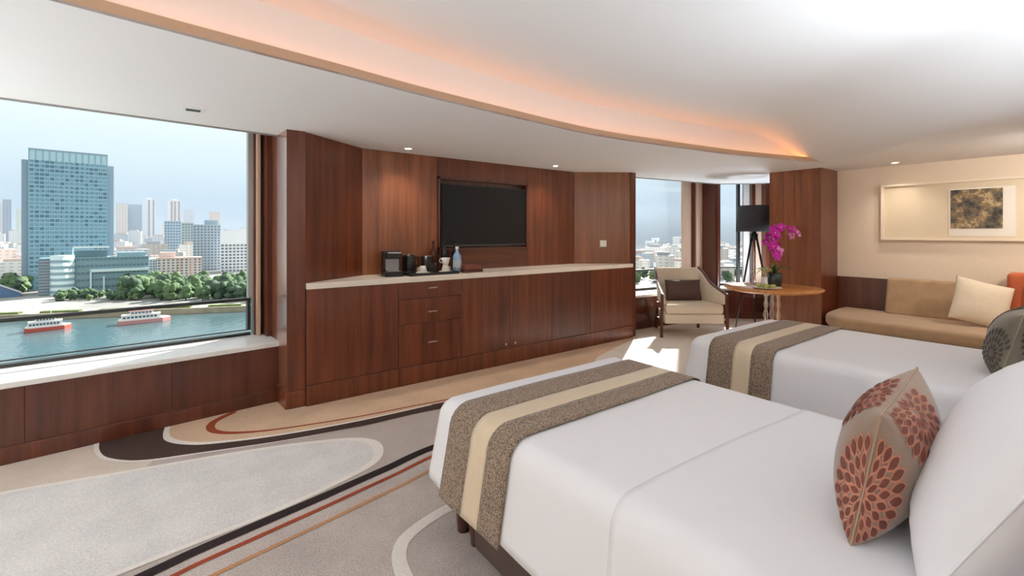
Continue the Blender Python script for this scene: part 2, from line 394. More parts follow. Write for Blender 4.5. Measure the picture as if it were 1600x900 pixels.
# upstand of the light cove, its back wall and the raised ceiling
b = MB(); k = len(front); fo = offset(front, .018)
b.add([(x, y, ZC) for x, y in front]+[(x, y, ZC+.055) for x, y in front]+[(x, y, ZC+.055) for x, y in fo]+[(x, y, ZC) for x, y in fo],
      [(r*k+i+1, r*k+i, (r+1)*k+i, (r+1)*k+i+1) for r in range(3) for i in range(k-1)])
b.build('cove_lip', mat('lip_tan', lin(196, 160, 132), .8), ceiling)  # lip has one even tan, darker than the ceiling
back = offset(front, .16)
b = MB(); b.add([(x, y, ZC+.012) for x, y in back]+[(x, y, ZU) for x, y in back], [(i, i+1, k+i+1, k+i) for i in range(k-1)])
b.build('cove_back', CEIL, ceiling)
# right side sweeps down in one soft curve
ns = 14; kk = len(side)
inn = offset(side, -1)
def sw(i, t): 
    z = ZC + (ZU-ZC)*(.5-.5*math.cos(PI*t)); d = 1.15*t
    p = Vector(side[i]); q = Vector(inn[i]); v = p + (q-p)*d
    return (v.x, v.y, z)
b = MB(); b.add([sw(i, j/ns) for j in range(ns+1) for i in range(kk)], [(j*kk+i, (j+1)*kk+i, (j+1)*kk+i+1, j*kk+i+1) for j in range(ns) for i in range(kk-1)], True)
b.build('cove_curve', CEIL, ceiling)
b = MB(); b.box(6.0, 6.5, 2.06, 2.34, ZU-.005, ZU); 
b.box(-3.6, 7.2, -.5, 3.2, ZU, ZU+.02); b.build('raised_panel', CEIL, ceiling)
b = MB(); b.box(-3.22, 4.6, -.22, -.2, ZC, ZU); b.box(-3.22, -3.2, -.2, 2.0, ZC, ZU)
b.add([(6.27, 2.07, ZC), (6.31, 2.23, ZC), (6.31, 2.23, ZU), (6.27, 2.07, ZU)], [(0, 1, 2, 3)])
b.build('cove_end', CEIL, ceiling)
roof = [(-3.7, -.6), (7.4, -.6), (7.4, 2.8), (8.5, 3.2), loc(P3, A3, 0, .5), loc(P2, A2, 0, .5), loc(P1, A1, 0, .6), loc(P1, A1, -4.6, .6)]
plate('slab', roof, [], 2.62, 2.75, CEIL, ceiling)

# lights that belong to the ceiling: LED strips in the cove, plus an added rear fill strip
def cove_light(a, b2, power, color):
    d = bpy.data.lights.new('cove_led_and_fill', 'AREA'); o = bpy.data.objects.new('cove_led_and_fill', d); COL.objects.link(o)
    d.shape = 'RECTANGLE'; L = (Vector(b2)-Vector(a)).length; d.size = L; d.size_y = .03; d.energy = power*L; d.color = color
    m = (Vector(a)+Vector(b2))/2; o.location = (m.x, m.y, ZC+.03)
    t = (Vector(b2)-Vector(a)); o.rotation_euler = (R(180-12), 0, math.atan2(t.y, t.x))
    return o
mid = offset(front, .07)
for i in range(0, len(mid)-1, 4):
    cove_light(mid[i], mid[min(i+4, len(mid)-1)], .55, (1, .36, .11))
cove_light((4.3, -.05), (-3.0, -.05), .6, (.9, .95, 1))  # added neutral strip out of view, lifts the raised ceiling

def shell_wall(name, x0, x1, y0, y1, z0, z1, m): 
    b = MB(); b.box(x0, x1, y0, y1, z0, z1); return S(b.build(name, m))
shell_wall('wall_back', -3.7, 7.3, -.62, -.5, 0, 2.62, WALLP)
shell_wall('wall_side', -3.72, -3.6, -.62, 4.3, 0, 2.62, WALLP)

# ---- left window facet (local x along the wall, y outwards)
wl = struct('wall_left', P1, A1)
pw = 4.4/6
for i in range(6):
    b = MB(); b.box(-4.4+i*pw+.0015, -4.4+(i+1)*pw-.0015, 0, .04, .10, .462); b.build('wood_panel', WOODD, wl)
b = MB(); b.box(-4.4, .02, .02, .5, 0, .455); b.build('parapet', WOODD, wl)
bb = struct('baseboard_left', P1, A1)
b = MB(); b.box(-4.4, 0.0, -.014, .03, 0, .105); b.build('board', WOODD, bb, bevel=.004)
wd = struct('window_1', P1, A1)
b = MB(); b.box(-4.4, -.0, -.025, .47, .462, .50); b.build('window_sill', SILL, wd, bevel=.006)
GX = -.12; GY = .46
fr = MB(); fr.box(-4.4, GX, GY-.03, GY+.03, .50, .522); fr.box(-4.4, GX, GY-.03, GY+.03, 2.45, 2.6); fr.build('window_frame', DARKM, wd)
b = MB(); b.box(-4.4, GX, GY-.025, GY+.02, .805, .83); b.build('transom', DARKM, wd)
b = MB(); b.box(-4.4, GX, GY-.035, GY-.02, .545, .553); b.build('lower_rail', DARKM, wd)
b = MB(); b.box(GX-.025, GX, GY-.03, GY+.03, .545, .805); b.build('mullion', DARKM, wd)
b = MB(); b.box(GX-.02, GX+.02, GY-.03, GY+.03, .83, 2.6); b.build('mullion', mat('pale_alu', lin(176, 174, 172), .4, metal=.3), wd)
b = MB(); b.box(-4.4, GX, GY-.004, GY+.004, .522, .805); b.build('pane', GLASS, wd)
b = MB(); b.box(-4.4, GX, GY-.004, GY+.004, .83, 2.45); b.build('pane', GLASS, wd)
# wooden jamb strips at the right of the window
b = MB(); b.box(GX+.02, .02, .41, GY+.05, .50, 2.6); b.build('window_jamb', WOODD, wd)
b = MB(); b.box(-.084, -.062, .35, .41, .50, 2.6); b.build('window_jamb', WOODJ, wd)
b = MB(); b.box(-.035, .02, .26, .41, .50, 2.6); b.build('window_jamb', WOODD, wd)
b = MB(); b.box(-4.4, .02, .03, .045, ZC-.012, 2.62); b.build('blind_pocket', mat('grey_fascia', lin(150, 148, 146), .7), wd)

# ---- pier and niche wall
LW = wood('pier_veneer_glossy', lin(110, 66, 44), lin(150, 100, 74), rough=.25, coat=1)
pier = struct('trim_1')
b = MB(); b.prism([(.735, 3.985), (.872, 3.985), (.872, 4.02), (.79, 4.75), (.70, 4.75), (.715, 4.26)], 0, 2.3); b.build('pier_core', WOOD, pier)
b = MB(); b.prism([(.733, 3.975), (.737, 3.975), (.719, 4.255), (.713, 4.255)], .13, ZC); b.build('wood_panel', LW, pier)
b = MB(); b.box(.735, .872, 3.970, 3.99, .13, ZC); b.build('wood_panel', WOOD, pier)
bb = struct('baseboard_pier')
b = MB(); b.prism([(.722, 3.958), (.872, 3.958), (.872, 3.99), (.738, 3.99), (.722, 4.225), (.702, 4.225)], 0, .135); b.build('board', WOOD, bb, bevel=.004)
pier2 = struct('trim_2')
b = MB(); b.prism([(4.985, 3.985), (5.085, 3.985), (5.10, 4.35), (4.985, 4.35)], 0, 2.3); b.build('pier_core', WOOD, pier2)
b = MB(); b.box(4.985, 5.085, 3.972, 3.99, 0, ZC); b.build('wood_panel', WOOD, pier2)

nw = struct('wall_niche')
NB = 4.42
def vpanel(a, c, z0, z1, m, parent, th=.02, gap=.0015):
    a = Vector((*a, 0)); c = Vector((*c, 0)); t = (c-a).normalized(); n = Vector((-t.y, t.x, 0))
    a2 = a+t*gap; c2 = c-t*gap
    b = MB(); b.prism([(a2.x, a2.y), (c2.x, c2.y), (c2+n*th).to_2d()[:], (a2+n*th).to_2d()[:]], z0, z1)
    return b.build('wood_panel', m, parent)
vpanel((.872, 3.99), (1.485, NB), .95, 2.26, WOOD, nw)
vpanel((1.485, NB), (2.30, NB), .95, 2.26, WOODM, nw)
vpanel((2.30, NB), (3.54, NB), 2.02, 2.26, WOOD, nw)
vpanel((2.30, NB), (3.54, NB), .95, 1.225, WOODH, nw)
vpanel((3.54, NB), (4.355, NB), .95, 2.26, WOOD, nw)
vpanel((4.355, NB), (4.985, 3.985), .95, 2.26, WOODL, nw)
b = MB(); b.box(.80, 5.0, 4.50, 4.62, 0, 2.3); S(b.build('wall_niche_back', WOODD))
b = MB(); 
b.box(2.30, 2.325, 4.40, 4.50, 1.225, 2.02); b.box(3.515, 3.54, 4.40, 4.50, 1.225, 2.02)
b.box(2.30, 3.54, 4.40, 4.50, 1.995, 2.02); b.box(2.30, 3.54, 4.40, 4.50, 1.225, 1.24); b.build('tv_recess_frame', WOODD, nw)
b = MB(); b.box(2.325, 3.515, 4.49, 4.50, 1.24, 1.995); b.build('recess_panel', WOODD, nw)

# ---- far window facets
def small_window(idx, P, a, L, jambs):
    wf = struct('wall_far' if idx == 2 else 'wall_corner', P, a)
    n = 3 if idx == 2 else 1
    for i in range(n):
        b = MB(); b.box(L*i/n+.001, L*(i+1)/n-.001, 0, .03, .1, .462); b.build('wood_panel', WOODD, wf)
    b = MB(); b.box(-.0, L, .03, .42, 0, .46); b.build('parapet', WOODD, wf)
    b = MB(); b.box(0, L, -.012, .0, 0, .10); b.build('board', WOODD, struct('baseboard_far' if idx == 2 else 'baseboard_corner', P, a))
    wd = struct('window_%d' % idx, P, a)
    b = MB(); b.box(0, L, -.02, .40, .462, .50); b.build('window_sill', SILL, wd, bevel=.006)
    b = MB(); b.box(0, L, .36, .42, .50, .54); b.box(0, L, .36, .42, 2.45, 2.62); b.build('window_frame', DARKM, wd)
    b = MB(); b.box(0, L, .37, .41, .805, .83); b.build('transom', DARKM, wd)
    b = MB(); b.box(0, L, .386, .394, .54, .805); b.build('pane', GLASS, wd)
    b = MB(); b.box(0, L, .386, .394, .83, 2.45); b.build('pane', GLASS, wd)
    b = MB(); b.box(0, L, .03, .045, ZC-.012, 2.62); b.build('blind_pocket', mat('grey_fascia_far', lin(150, 148, 146), .7), wd)
    for (x0, x1, y0, y1, m) in jambs:
        b = MB(); b.box(x0, x1, y0, y1, .50, 2.6); b.build('window_jamb', m, wd)
L2 = (P3-P2).length
small_window(2, P2, A2, L2, [(L2-.42, L2-.24, .36, .42, WOODJ), (L2-.24, L2-.19, .32, .42, WOODD), (L2-.19, L2-.04, .30, .36, WOODJ), (L2-.04, L2, .05, .45, WOODD), (0, .1, .05, .45, WOODD)])
small_window(3, P3, A3, .92, [(0, .05, .10, .42, WOODD), (.42, .46, .34, .42, DARKM), (.50, .60, .30, .36, SILL), (.60, .65, .2, .36, WOODD), (.65, .74, .18, .3, WOODJ), (.74, .92, .02, .45, WOODD)])
MB().prism([loc(P3, A3, 0, .02), loc(P3, A3, .03, .44), loc(P2, A2, L2-.01, .44), loc(P2, A2, L2-.01, .02)], 0, 2.62).build('corner_post', WOODD, pier2)
S(MB().prism([loc(P3, A3, .90, -.02), loc(P3, A3, .92, .45), (8.4, 2.7), (7.0, 2.6), (7.02, 2.86)], 0, 2.62).build('wall_nook', WOOD))

# ---- boxed wooden column and right wall
pil = struct('trim_3')
b = MB(); b.box(6.56, 7.10, 2.27, 2.85, 0, 2.3); b.build('pier_core', WOOD, pil)
b = MB(); b.box(6.54, 6.56, 2.25, 2.555, 0, ZC); b.build('wood_panel', WOODM, pil)
b = MB(); b.box(6.54, 6.56, 2.558, 2.87, 0, ZC); b.build('wood_panel', WOODM, pil)
b = MB(); b.box(6.56, 7.09, 2.25, 2.27, 0, ZC); b.build('wood_panel', WOOD, pil)
shell_wall('wall_right', 7.08, 7.25, -.62, 2.9, 0, 2.62, WALLP)
dado = struct('trim_4')
for i in range(4):
    b = MB(); b.box(7.055, 7.08, 2.25-.56*(i+1)+.001, 2.25-.56*i-.001, 0, .84); b.build('wood_panel', WOODD, dado, bevel=.003)

# ---- recessed downlights (ring, lens; the spot lamp stands in its fitting)
def downlight(x, y, label, power=14, z=ZC, r=.035, group=None, ang=120):
    t = thing('ceiling_downlight', label, 'downlight', (x, y, z), group=group)
    MB().lathe([(r, -.006), (r*1.35, -.004), (r*1.4, 0), (r, .0), (r*.95, -.004)], 20).build('trim_ring', WHITE, t)
    MB().lathe([(0, -.001), (r*.95, -.001), (r*.95, .006), (0, .006)], 16).build('lens', LAMP, t)
    d = bpy.data.lights.new('downlight_lamp', 'SPOT'); o = bpy.data.objects.new('downlight_lamp', d); COL.objects.link(o); o.parent = t
    o.location = (0, 0, -.015); d.energy = power*1.0; d.spot_size = R(ang); d.spot_blend = 1 if ang < 150 else .5; d.shadow_soft_size = .05; d.color = (1, .88, .74)
downlight(1.848, 4.158, 'small lit ceiling downlight above the coffee machine', 26)
downlight(3.761, 4.139, 'small lit ceiling downlight between television and right niche panel', 26)
downlight(6.765, 1.578, 'lit ceiling downlight in front of the framed wall art', 26)
downlight(6.75, .35, 'added unseen ceiling downlight over the sofa end of the cream wall', 16)  # added out of view for more light on the cream wall
downlight(6.6, -.2, 'added unseen ceiling downlight in the rear corner by the cream wall', 14)  # second added downlight out of view, same purpose
t = thing('added_wall_washer', 'added unseen ceiling light washing the cream wall from the rear corner', 'downlight', (5.9, -.12, ZC))  # added fill out of frame, brightens the cream wall evenly
MB().box(-.06, .06, -.36, .36, -.02, 0).build('housing', WHITE, t)
d = bpy.data.lights.new('added_washer_fill', 'AREA'); o = bpy.data.objects.new('added_washer_fill', d); COL.objects.link(o); o.parent = t
d.shape = 'RECTANGLE'; d.size = .7; d.size_y = .10; d.energy = 30; d.color = (1, .92, .82); o.location = (0, 0, -.03)
o.rotation_euler = (Vector((7.08, 1.25, 1.35))-Vector((5.9, -.12, 2.2))).to_track_quat('-Z', 'X').to_euler()
t = thing('ceiling_vent', 'small square recessed fitting in the ceiling near the big window', 'vent', (.116, 3.712, ZC))
MB().box(-.055, .055, -.055, .055, -.006, 0).build('plate', WHITE, t)
MB().box(-.04, .04, -.03, .03, -.008, -.005).build('slot', ALU, t)

# added fill lights shaped as uplighters, unseen, to brighten ceiling and room
def uplighter(x, y, power, label, z=1.62, size=.26):
    t = thing('added_uplighter', label, 'floor lamp', (x, y, 0))
    MB().lathe([(0, 0), (.14, 0), (.14, .02), (.015, .035), (.015, z-.1), (.17, z), (.165, z+.004), (.02, z-.08), (0, z-.08)], 24).build('stand', BRASS, t)
    d = bpy.data.lights.new('added_uplight_fill', 'AREA'); o = bpy.data.objects.new('added_uplight_fill', d); COL.objects.link(o); o.parent = t
    d.shape = 'DISK'; d.size = size; d.energy = power; d.color = (.79, .90, 1.0); o.location = (0, 0, z-.02); o.rotation_euler = (PI, 0, 0)
uplighter(-.35, -.2, 24, 'added unseen uplighter left of the nearer bed head', 1.2)
uplighter(7.42, 3.05, 80, 'added fill uplighter hidden in the nook behind the boxed wood column', .5, .5)
uplighter(2.73, -.02, 40, 'added unseen uplighter in the aisle between the two bed heads', 1.2)
uplighter(-3.0, 2.3, 80, 'added unseen uplighter in front of the left part of the big window', .8)
uplighter(-2.9, 3.2, 50, 'added unseen uplighter close to the left end of the big window', .7)

# ================================================================== built-in sideboard
CF = 3.962
def front_panel(name, x0, x1, z0, z1, parent, m=WOOD):
    b = MB(); b.box(x0+.0015, x1-.0015, CF-.018, CF, z0, z1); return b.build(name, m, parent, bevel=.0015, seg=1)
def unit(x0, x1, label):
    t = thing('sideboard_cabinet', label, 'cabinet', ((x0+x1)/2, 4.15, 0))
    t2 = MB(); cx = (x0+x1)/2
    t2.box(x0+.001-cx, x1-.001-cx, CF-4.15+.001, .22, 0, .945); t2.build('body', WOODD, t)
    MB().box(x0+.001-cx, x1-.001-cx, CF-4.15-.024, CF-4.15, 0, .165).build('plinth', WOOD, t, bevel=.003)
    return t, cx
def fp(name, x0, x1, z0, z1, t, cx, m=WOOD):
    b = MB(); b.box(x0-cx+.002, x1-cx-.002, CF-4.15-.018, CF-4.15, z0, z1); return b.build(name, m, t, bevel=.0015, seg=1)
t, cx = unit(.874, 1.658, 'leftmost plain cabinet unit of the wooden sideboard beside the window pier'); fp('door', .874, 1.658, .168, .945, t, cx)
t, cx = unit(1.658, 2.32, 'drawer unit of the wooden sideboard under the cup tray')
for z0, z1, hz in ((.79, .945, .885), (.56, .787, .66), (.168, .557, .37)):
    d = fp('drawer', 1.658, 2.32, z0, z1, t, cx)
    MB().box(-.04, .055, CF-4.15-.036, CF-4.15-.026, hz-.006, hz+.006).box(-.035, -.028, CF-4.15-.028, CF-4.15-.016, hz-.004, hz+.004).box(.043, .05, CF-4.15-.028, CF-4.15-.016, hz-.004, hz+.004).build('handle', BRASS, d)
t, cx = unit(2.32, 3.528, 'two door cabinet unit of the wooden sideboard under the television')
for x0, x1, kx in ((2.32, 2.924, 2.86), (2.924, 3.528, 2.985)):
    d = fp('door', x0, x1, .168, .945, t, cx)
    M = Matrix.Translation((kx-cx, CF-4.15-.018, .187+.03)) @ Matrix.Rotation(R(90), 4, 'X')
    MB().lathe([(0, .02), (.013, .018), (.015, .012), (.006, .006), (.006, 0)], 12, M=M).build('knob', BRASS, d)
t, cx = unit(3.528, 4.166, 'single door cabinet unit of the wooden sideboard, second from its right end'); fp('door', 3.528, 4.166, .168, .945, t, cx, WOODD)
t, cx = unit(4.166, 4.983, 'rightmost plain cabinet unit of the wooden sideboard by the armchair'); fp('door', 4.166, 4.983, .168, .945, t, cx)
ct = MB(); ct.prism([(.876, CF-.03), (4.983, CF-.03), (4.983, 3.983), (4.35, 4.418), (1.49, 4.418), (.876, 3.99)], .947, .995)
tag(ct.build('countertop', STONE, bevel=.004), 'long cream stone countertop on the wooden sideboard', 'countertop')

# ---- television
tv = thing('television', 'black flat screen television set into the wooden niche wall', 'television', (2.93, 4.45, 1.60))
MB().box(-.585, .585, -.035, .038, -.345, .345).build('housing', BLACK, tv, bevel=.004)
MB().box(-.572, .572, -.038, -.034, -.318, .332).build('screen', SCREEN, tv)
MB().box(-.575, .575, -.041, -.034, -.343, -.326).build('lower_bezel', mat('grey_bezel', lin(70, 70, 72), .35, metal=.5), tv)
# ---- wall switch on the right splay
sa = math.atan2(3.985-4.42, 4.985-4.355)
sx = 4.68; sy = 4.42 + (sx-4.355)*(3.985-4.42)/(4.985-4.355)
sw_ = thing('wall_switch', 'white switch plate on the right splayed wood panel', 'switch', (sx, sy, 1.265), sa)
MB().box(-.045, .045, -.009, 0, -.045, .045).build('plate', WHITE, sw_, bevel=.003)
for xx in (-.02, .02): MB().box(xx-.015, xx+.015, -.013, -.008, -.024, .024).build('rocker', mat('switch_rocker', lin(250, 246, 238), .3), sw_)

# ---- things on the counter
ZT = .995
cm = thing('coffee_machine', 'black capsule coffee machine at left end of the counter things', 'coffee machine', (1.70, 4.20, ZT), R(-12))
MB().box(-.085, .085, -.13, .13, 0, .05).build('base', BLACK, cm, bevel=.006)
MB().box(-.085, .085, .0, .13, .05, .24).build('body', BLACK, cm, bevel=.012)
MB().box(-.07, .07, -.11, .02, .17, .23).build('brew_head', BLACK, cm, bevel=.012)
MB().box(-.06, .06, -.125, .0, .045, .055).build('drip_tray', CHROME, cm)
MB().box(-.062, .062, -.012, .002, .055, .16).build('steel_panel', mat('brushed_steel', lin(150, 146, 148), .35, metal=.8), cm)
MB().bar((-.06, -.12, .225), (.06, -.12, .225), .02, .012).build('lever', CHROME, cm)
MB().lathe([(0, 0), (.05, 0), (.05, .15), (.045, .155), (0, .155)], 16, c=(-.02, .18, .02)).build('water_tank', CLEAR, cm)
kt = thing('electric_kettle', 'dark electric kettle standing behind the tray right of the coffee machine', 'kettle', (1.93, 4.33, ZT), 0)
MB().lathe([(0, 0), (.065, 0), (.07, .02), (.062, .17), (.05, .19), (0, .195)], 20).build('body', BLACK, kt)
MB().tube([(.06, 0, .17), (.10, 0, .165), (.11, 0, .10), (.07, 0, .05)], .009).build('handle', BLACK, kt)
MB().lathe([(0, .2), (.012, .198), (.012, .19), (0, .19)], 10).build('lid_knob', CHROME, kt)
ib = thing('ice_bucket', 'dark cylindrical ice bucket behind the upturned white cup', 'bucket', (2.13, 4.335, ZT))
MB().lathe([(0, 0), (.055, 0), (.06, .02), (.06, .17), (0, .17)], 20).build('body', BLACK, ib)
MB().lathe([(.0, .178), (.058, .175), (.061, .17), (.0, .17)], 20).build('lid', CHROME, ib)
ty = thing('serving_tray', 'dark rectangular serving tray holding the white cups', 'tray', (2.06, 4.12, ZT), R(2))
MB().box(-.26, .26, -.11, .09, 0, .012).build('base', DARKM, ty, bevel=.003)
MB().box(-.27, .27, -.12, -.108, 0, .028).box(-.27, .27, .088, .10, 0, .028).box(-.27, -.258, -.12, .10, 0, .028).box(.258, .27, -.12, .10, 0, .028).build('rim', DARKM, ty)
ZQ = ZT+.013
def cup(x, y, z, label, flip=False, rz=0):
    t = thing('coffee_cup', label, 'cup', (x, y, z), rz)
    pr = [(0, .0), (.026, 0), (.03, .012), (.046, .07), (.044, .07), (.028, .014), (0, .012)]
    M = Matrix.Translation((0, 0, .07)) @ Matrix.Rotation(PI, 4, 'X') if flip else None
    MB().lathe(pr, 18, M=M).build('bowl', WHITE, t)
    MB().tube([(.038, 0, .055), (.06, 0, .058), (.068, 0, .04), (.055, 0, .02), (.033, 0, .02)], .005, M=M).build('handle', WHITE, t)
    return t
def saucer(x, y, z, label):
    tag(MB().lathe([(0, 0), (.035, 0), (.07, .012), (.068, .015), (.035, .005), (0, .005)], 20).build('saucer', WHITE), label, 'saucer').location = (x, y, z)
saucer(1.965, 4.08, ZQ, 'white saucer under the upturned cup at the tray left'); cup(1.965, 4.08, ZQ+.006, 'upturned white coffee cup on the left of the tray', True, 2)
saucer(2.215, 4.08, ZQ, 'white saucer under the stacked cups on the tray right'); cup(2.215, 4.08, ZQ+.006, 'upturned lower white cup of the stacked pair on the tray', True, .3)
cup(2.215, 4.08, ZQ+.078, 'upright upper white cup of the stacked pair on the tray', False, 2.2)
def tumbler(x, y, label):
    t = MB(); t.lathe([(0, 0), (.026, 0), (.032, .10), (.03, .10), (.024, .008), (0, .008)], 16)
    tag(t.build('water_glass', CLEAR), label, 'glass').location = (x, y, ZQ)
tumbler(2.09, 4.10, 'clear tumbler on the tray between the cups'); tumbler(2.12, 4.17, 'clear tumbler at the back of the tray')
def bottle(x, y, z, h, r, m, cap, label, rz=0):
    t = thing('bottle', label, 'bottle', (x, y, z))
    MB().lathe([(0, 0), (r, 0), (r, h*.58), (r*.9, h*.65), (r*.36, h*.78), (r*.34, h*.94), (0, h*.94)], 16).build('body', m, t)
    MB().lathe([(r*.4, h*.9), (r*.4, h), (0, h)], 12).build('cap', cap, t)
    return t
REDG = mat('dark_red_glass', lin(70, 24, 18), .15); GRN = mat('black_glass', lin(20, 22, 26), .12); BLUE = mat('blue_label', lin(150, 180, 222), .35, var=.15, scale=25)
bottle(2.21, 4.34, ZT, .33, .036, REDG, REDG, 'dark red wine bottle behind the stacked cups')
bottle(2.335, 4.33, ZT, .35, .036, GRN, GRN, 'black glass bottle left of the blue water bottle')
bb_ = bottle(2.47, 4.34, ZT, .32, .034, GRN, GRN, 'black glass bottle behind the blue water bottle')
wb = bottle(2.40, 4.17, ZT, .27, .045, BLUE, WHITE, 'pale blue water bottle beside the leather box')
MB().lathe([(.0462, .05), (.0462, .13)], 16).build('bottle_label', mat('white_blue_print', lin(206, 220, 240), .4, var=.2, scale=40), wb)
bx = thing('leather_box', 'flat reddish brown leather box at right end of the counter things', 'box', (2.53, 4.13, ZT))
MB().box(-.12, .11, -.09, .08, 0, .03).build('base', mat('dark_red_leather', lin(74, 26, 20), .5), bx, bevel=.003)
MB().box(-.105, .095, -.075, .07, .03, .075).build('lid', mat('red_brown_leather', lin(128, 66, 52), .5), bx, bevel=.004)

# ================================================================== beds
def drape(W, v0, v1, top, hem, r=.09, grow=0, foot=True, flare=.05, wob=.006):
    """maps flat cloth coordinates to a bed-shaped drop; v runs to the foot at v1"""
    D = r*PI/2 + (top-r-hem)
    hw = W/2 - r; fv = v1 - r
    def f(a, bv):
        q = Vector((max(-hw, min(hw, a)), min(bv, fv) if foot else bv, 0))
        n = Vector((a, bv, 0)) - q; dist = max(abs(n.x), abs(n.y))
        rr = r + grow; tz = top + grow
        if dist < 1e-6:
            z = tz + wob*noise.noise(Vector((a*2.2, bv*2.2, v0))) ; return (q.x, q.y, z)
        n.normalize(); s = dist
        if s < r*PI/2:
            an = s/r; p = q + n*rr*math.sin(an); z = tz - rr*(1-math.cos(an)) + wob*noise.noise(Vector((a*2.2, bv*2.2, v0)))*(1-an/1.6)
        else:
            h = s - r*PI/2; k = h/(D-r*PI/2)
            p = q + n*(rr + flare*k + .012*k*noise.noise(Vector((q.x*5+n.y*3, q.y*5, n.x)))); z = tz - rr - h
        return (p.x, p.y, z)
    return f, D, hw, fv
def make_bed(cx, tags):
    W = 1.30; L0, L1 = -.08, 1.99
    t = thing('bed', tags['bed'], 'bed', (cx, 0, 0))
    MB().box(-.63, .63, L0, 1.66, .05, .36).build('base', SKIRT, t, bevel=.03, seg=3)
    MB().box(-.60, .60, L0, 1.90, .18, .358).build('frame', SKIRT, t, bevel=.02)
    MB().box(-.63, .63, L0, 1.93, .36, .58).build('mattress', LINEN, t, bevel=.05, seg=4)
    for sx_ in (-1, 1):
        for yy in (1.86, 1.74):
            MB().lathe([(0, 0), (.028, 0), (.04, .14), (0, .14)], 14, c=(sx_*.555, yy, 0)).build('leg', WOODD, t)
    MB().box(-.72, .72, -.2, -.09, .1, 1.15).build('headboard', TAUPE, t, bevel=.03, seg=3)
    f, D, hw, fv = drape(W, cx, L1, .62, .26)
    NU, NV = 64, 84
    au = [(-hw-D) + (2*hw+2*D)*i/NU for i in range(NU+1)]; av = [L0 + (fv+D-L0)*j/NV for j in range(NV+1)]
    b = MB(); b.grid(lambda u, v: f(-hw-D+(2*hw+2*D)*u, L0+(fv+D-L0)*v), NU, NV)
    dv = b.build('duvet', LINEN, solid=.012); dv.location = (cx, 0, 0); tag(dv, tags['duvet'], 'duvet')
    # turned-down upper layer towards the head
    f2, D2, hw2, fv2 = drape(W, cx, L1, .62, .27, grow=.0045, foot=False, wob=.006)
    b = MB(); b.grid(lambda u, v: f2(-hw2-D2+(2*hw2+2*D2)*u, L0+.0+(.86+.03*math.sin(u*5)-L0)*v), NU, 36)
    if tags.get('sheet'): sh = b.build('top_sheet', LINEN, solid=.008); sh.location = (cx, 0, 0); tag(sh, tags['sheet'], 'sheet')
    # runner of three bands
    rn = thing('bed_runner', tags['runner'], 'bed runner', (cx, 0, 0))
    f3, D3, hw3, fv3 = drape(W, cx, L1, .62, .245, grow=.014, foot=False, wob=.004)
    for nm, a0, a1, m, g in (('dark_band', 1.62, 1.80, RUND, .014), ('gold_band', 1.50, 1.62, RUNC, .015), ('dark_band', 1.36, 1.50, RUND, .014)):
        b = MB(); b.grid(lambda u, v: f3(-hw3-D3+(2*hw3+2*D3)*u, a0+(a1-a0)*v), 72, 6)
        b.build(nm, m, rn, solid=.006)
    return t
make_bed(1.66, dict(bed='nearer double bed with brown base and tapered wooden feet', duvet='white duvet hanging over the nearer bed', sheet='white turned-down top sheet on the nearer bed under its brown cushion', runner='taupe and gold striped runner across the foot of the nearer bed'))
make_bed(3.80, dict(bed='farther double bed beyond the nearer one by the sofa', duvet='white duvet hanging over the farther bed', runner='taupe and gold striped runner across the foot of the farther bed'))

def pillow_mesh(W, H, T, n=22, p=2.6, pinch=.06):
    b = MB()
    def fn(sgn):
        def f(u, v):
            x = 2*u-1; y = 2*v-1
            x = math.sin(x*PI/2); y = math.sin(y*PI/2)
            th = max(0, (1-abs(x)**p))**.55 * max(0, (1-abs(y)**p))**.55
            ax = x*W/2*(1-pinch*(1-y*y)*1) ; ay = y*H/2*(1-pinch*(1-x*x))
            wr = .004*noise.noise(Vector((x*2.5, y*2.5, sgn*3+W)))
            return (ax, sgn*(T/2*th + wr*th), ay)
        return f
    b.grid(fn(-1), n, n); b.grid(fn(1), n, n, flip=True)
    return b, fn
def pillow(name, label, cat, locv, rot, W, H, T, m, piping=None, p=2.6, pinch=.06, group=None):
    t = thing(name, label, cat, locv); t.rotation_euler = rot
    b, fn = pillow_mesh(W, H, T, p=p, pinch=pinch)
    o = b.build('cover', m, t)
    f = fn(1); N = 24
    edge = [f(i/N, 0) for i in range(N)]+[f(1, i/N) for i in range(N)]+[f(1-i/N, 1) for i in range(N)]+[f(0, 1-i/N) for i in range(N+1)]
    MB().tube(edge, .003, 6, cap=False).build('piping', piping or m, t)
    return t, fn
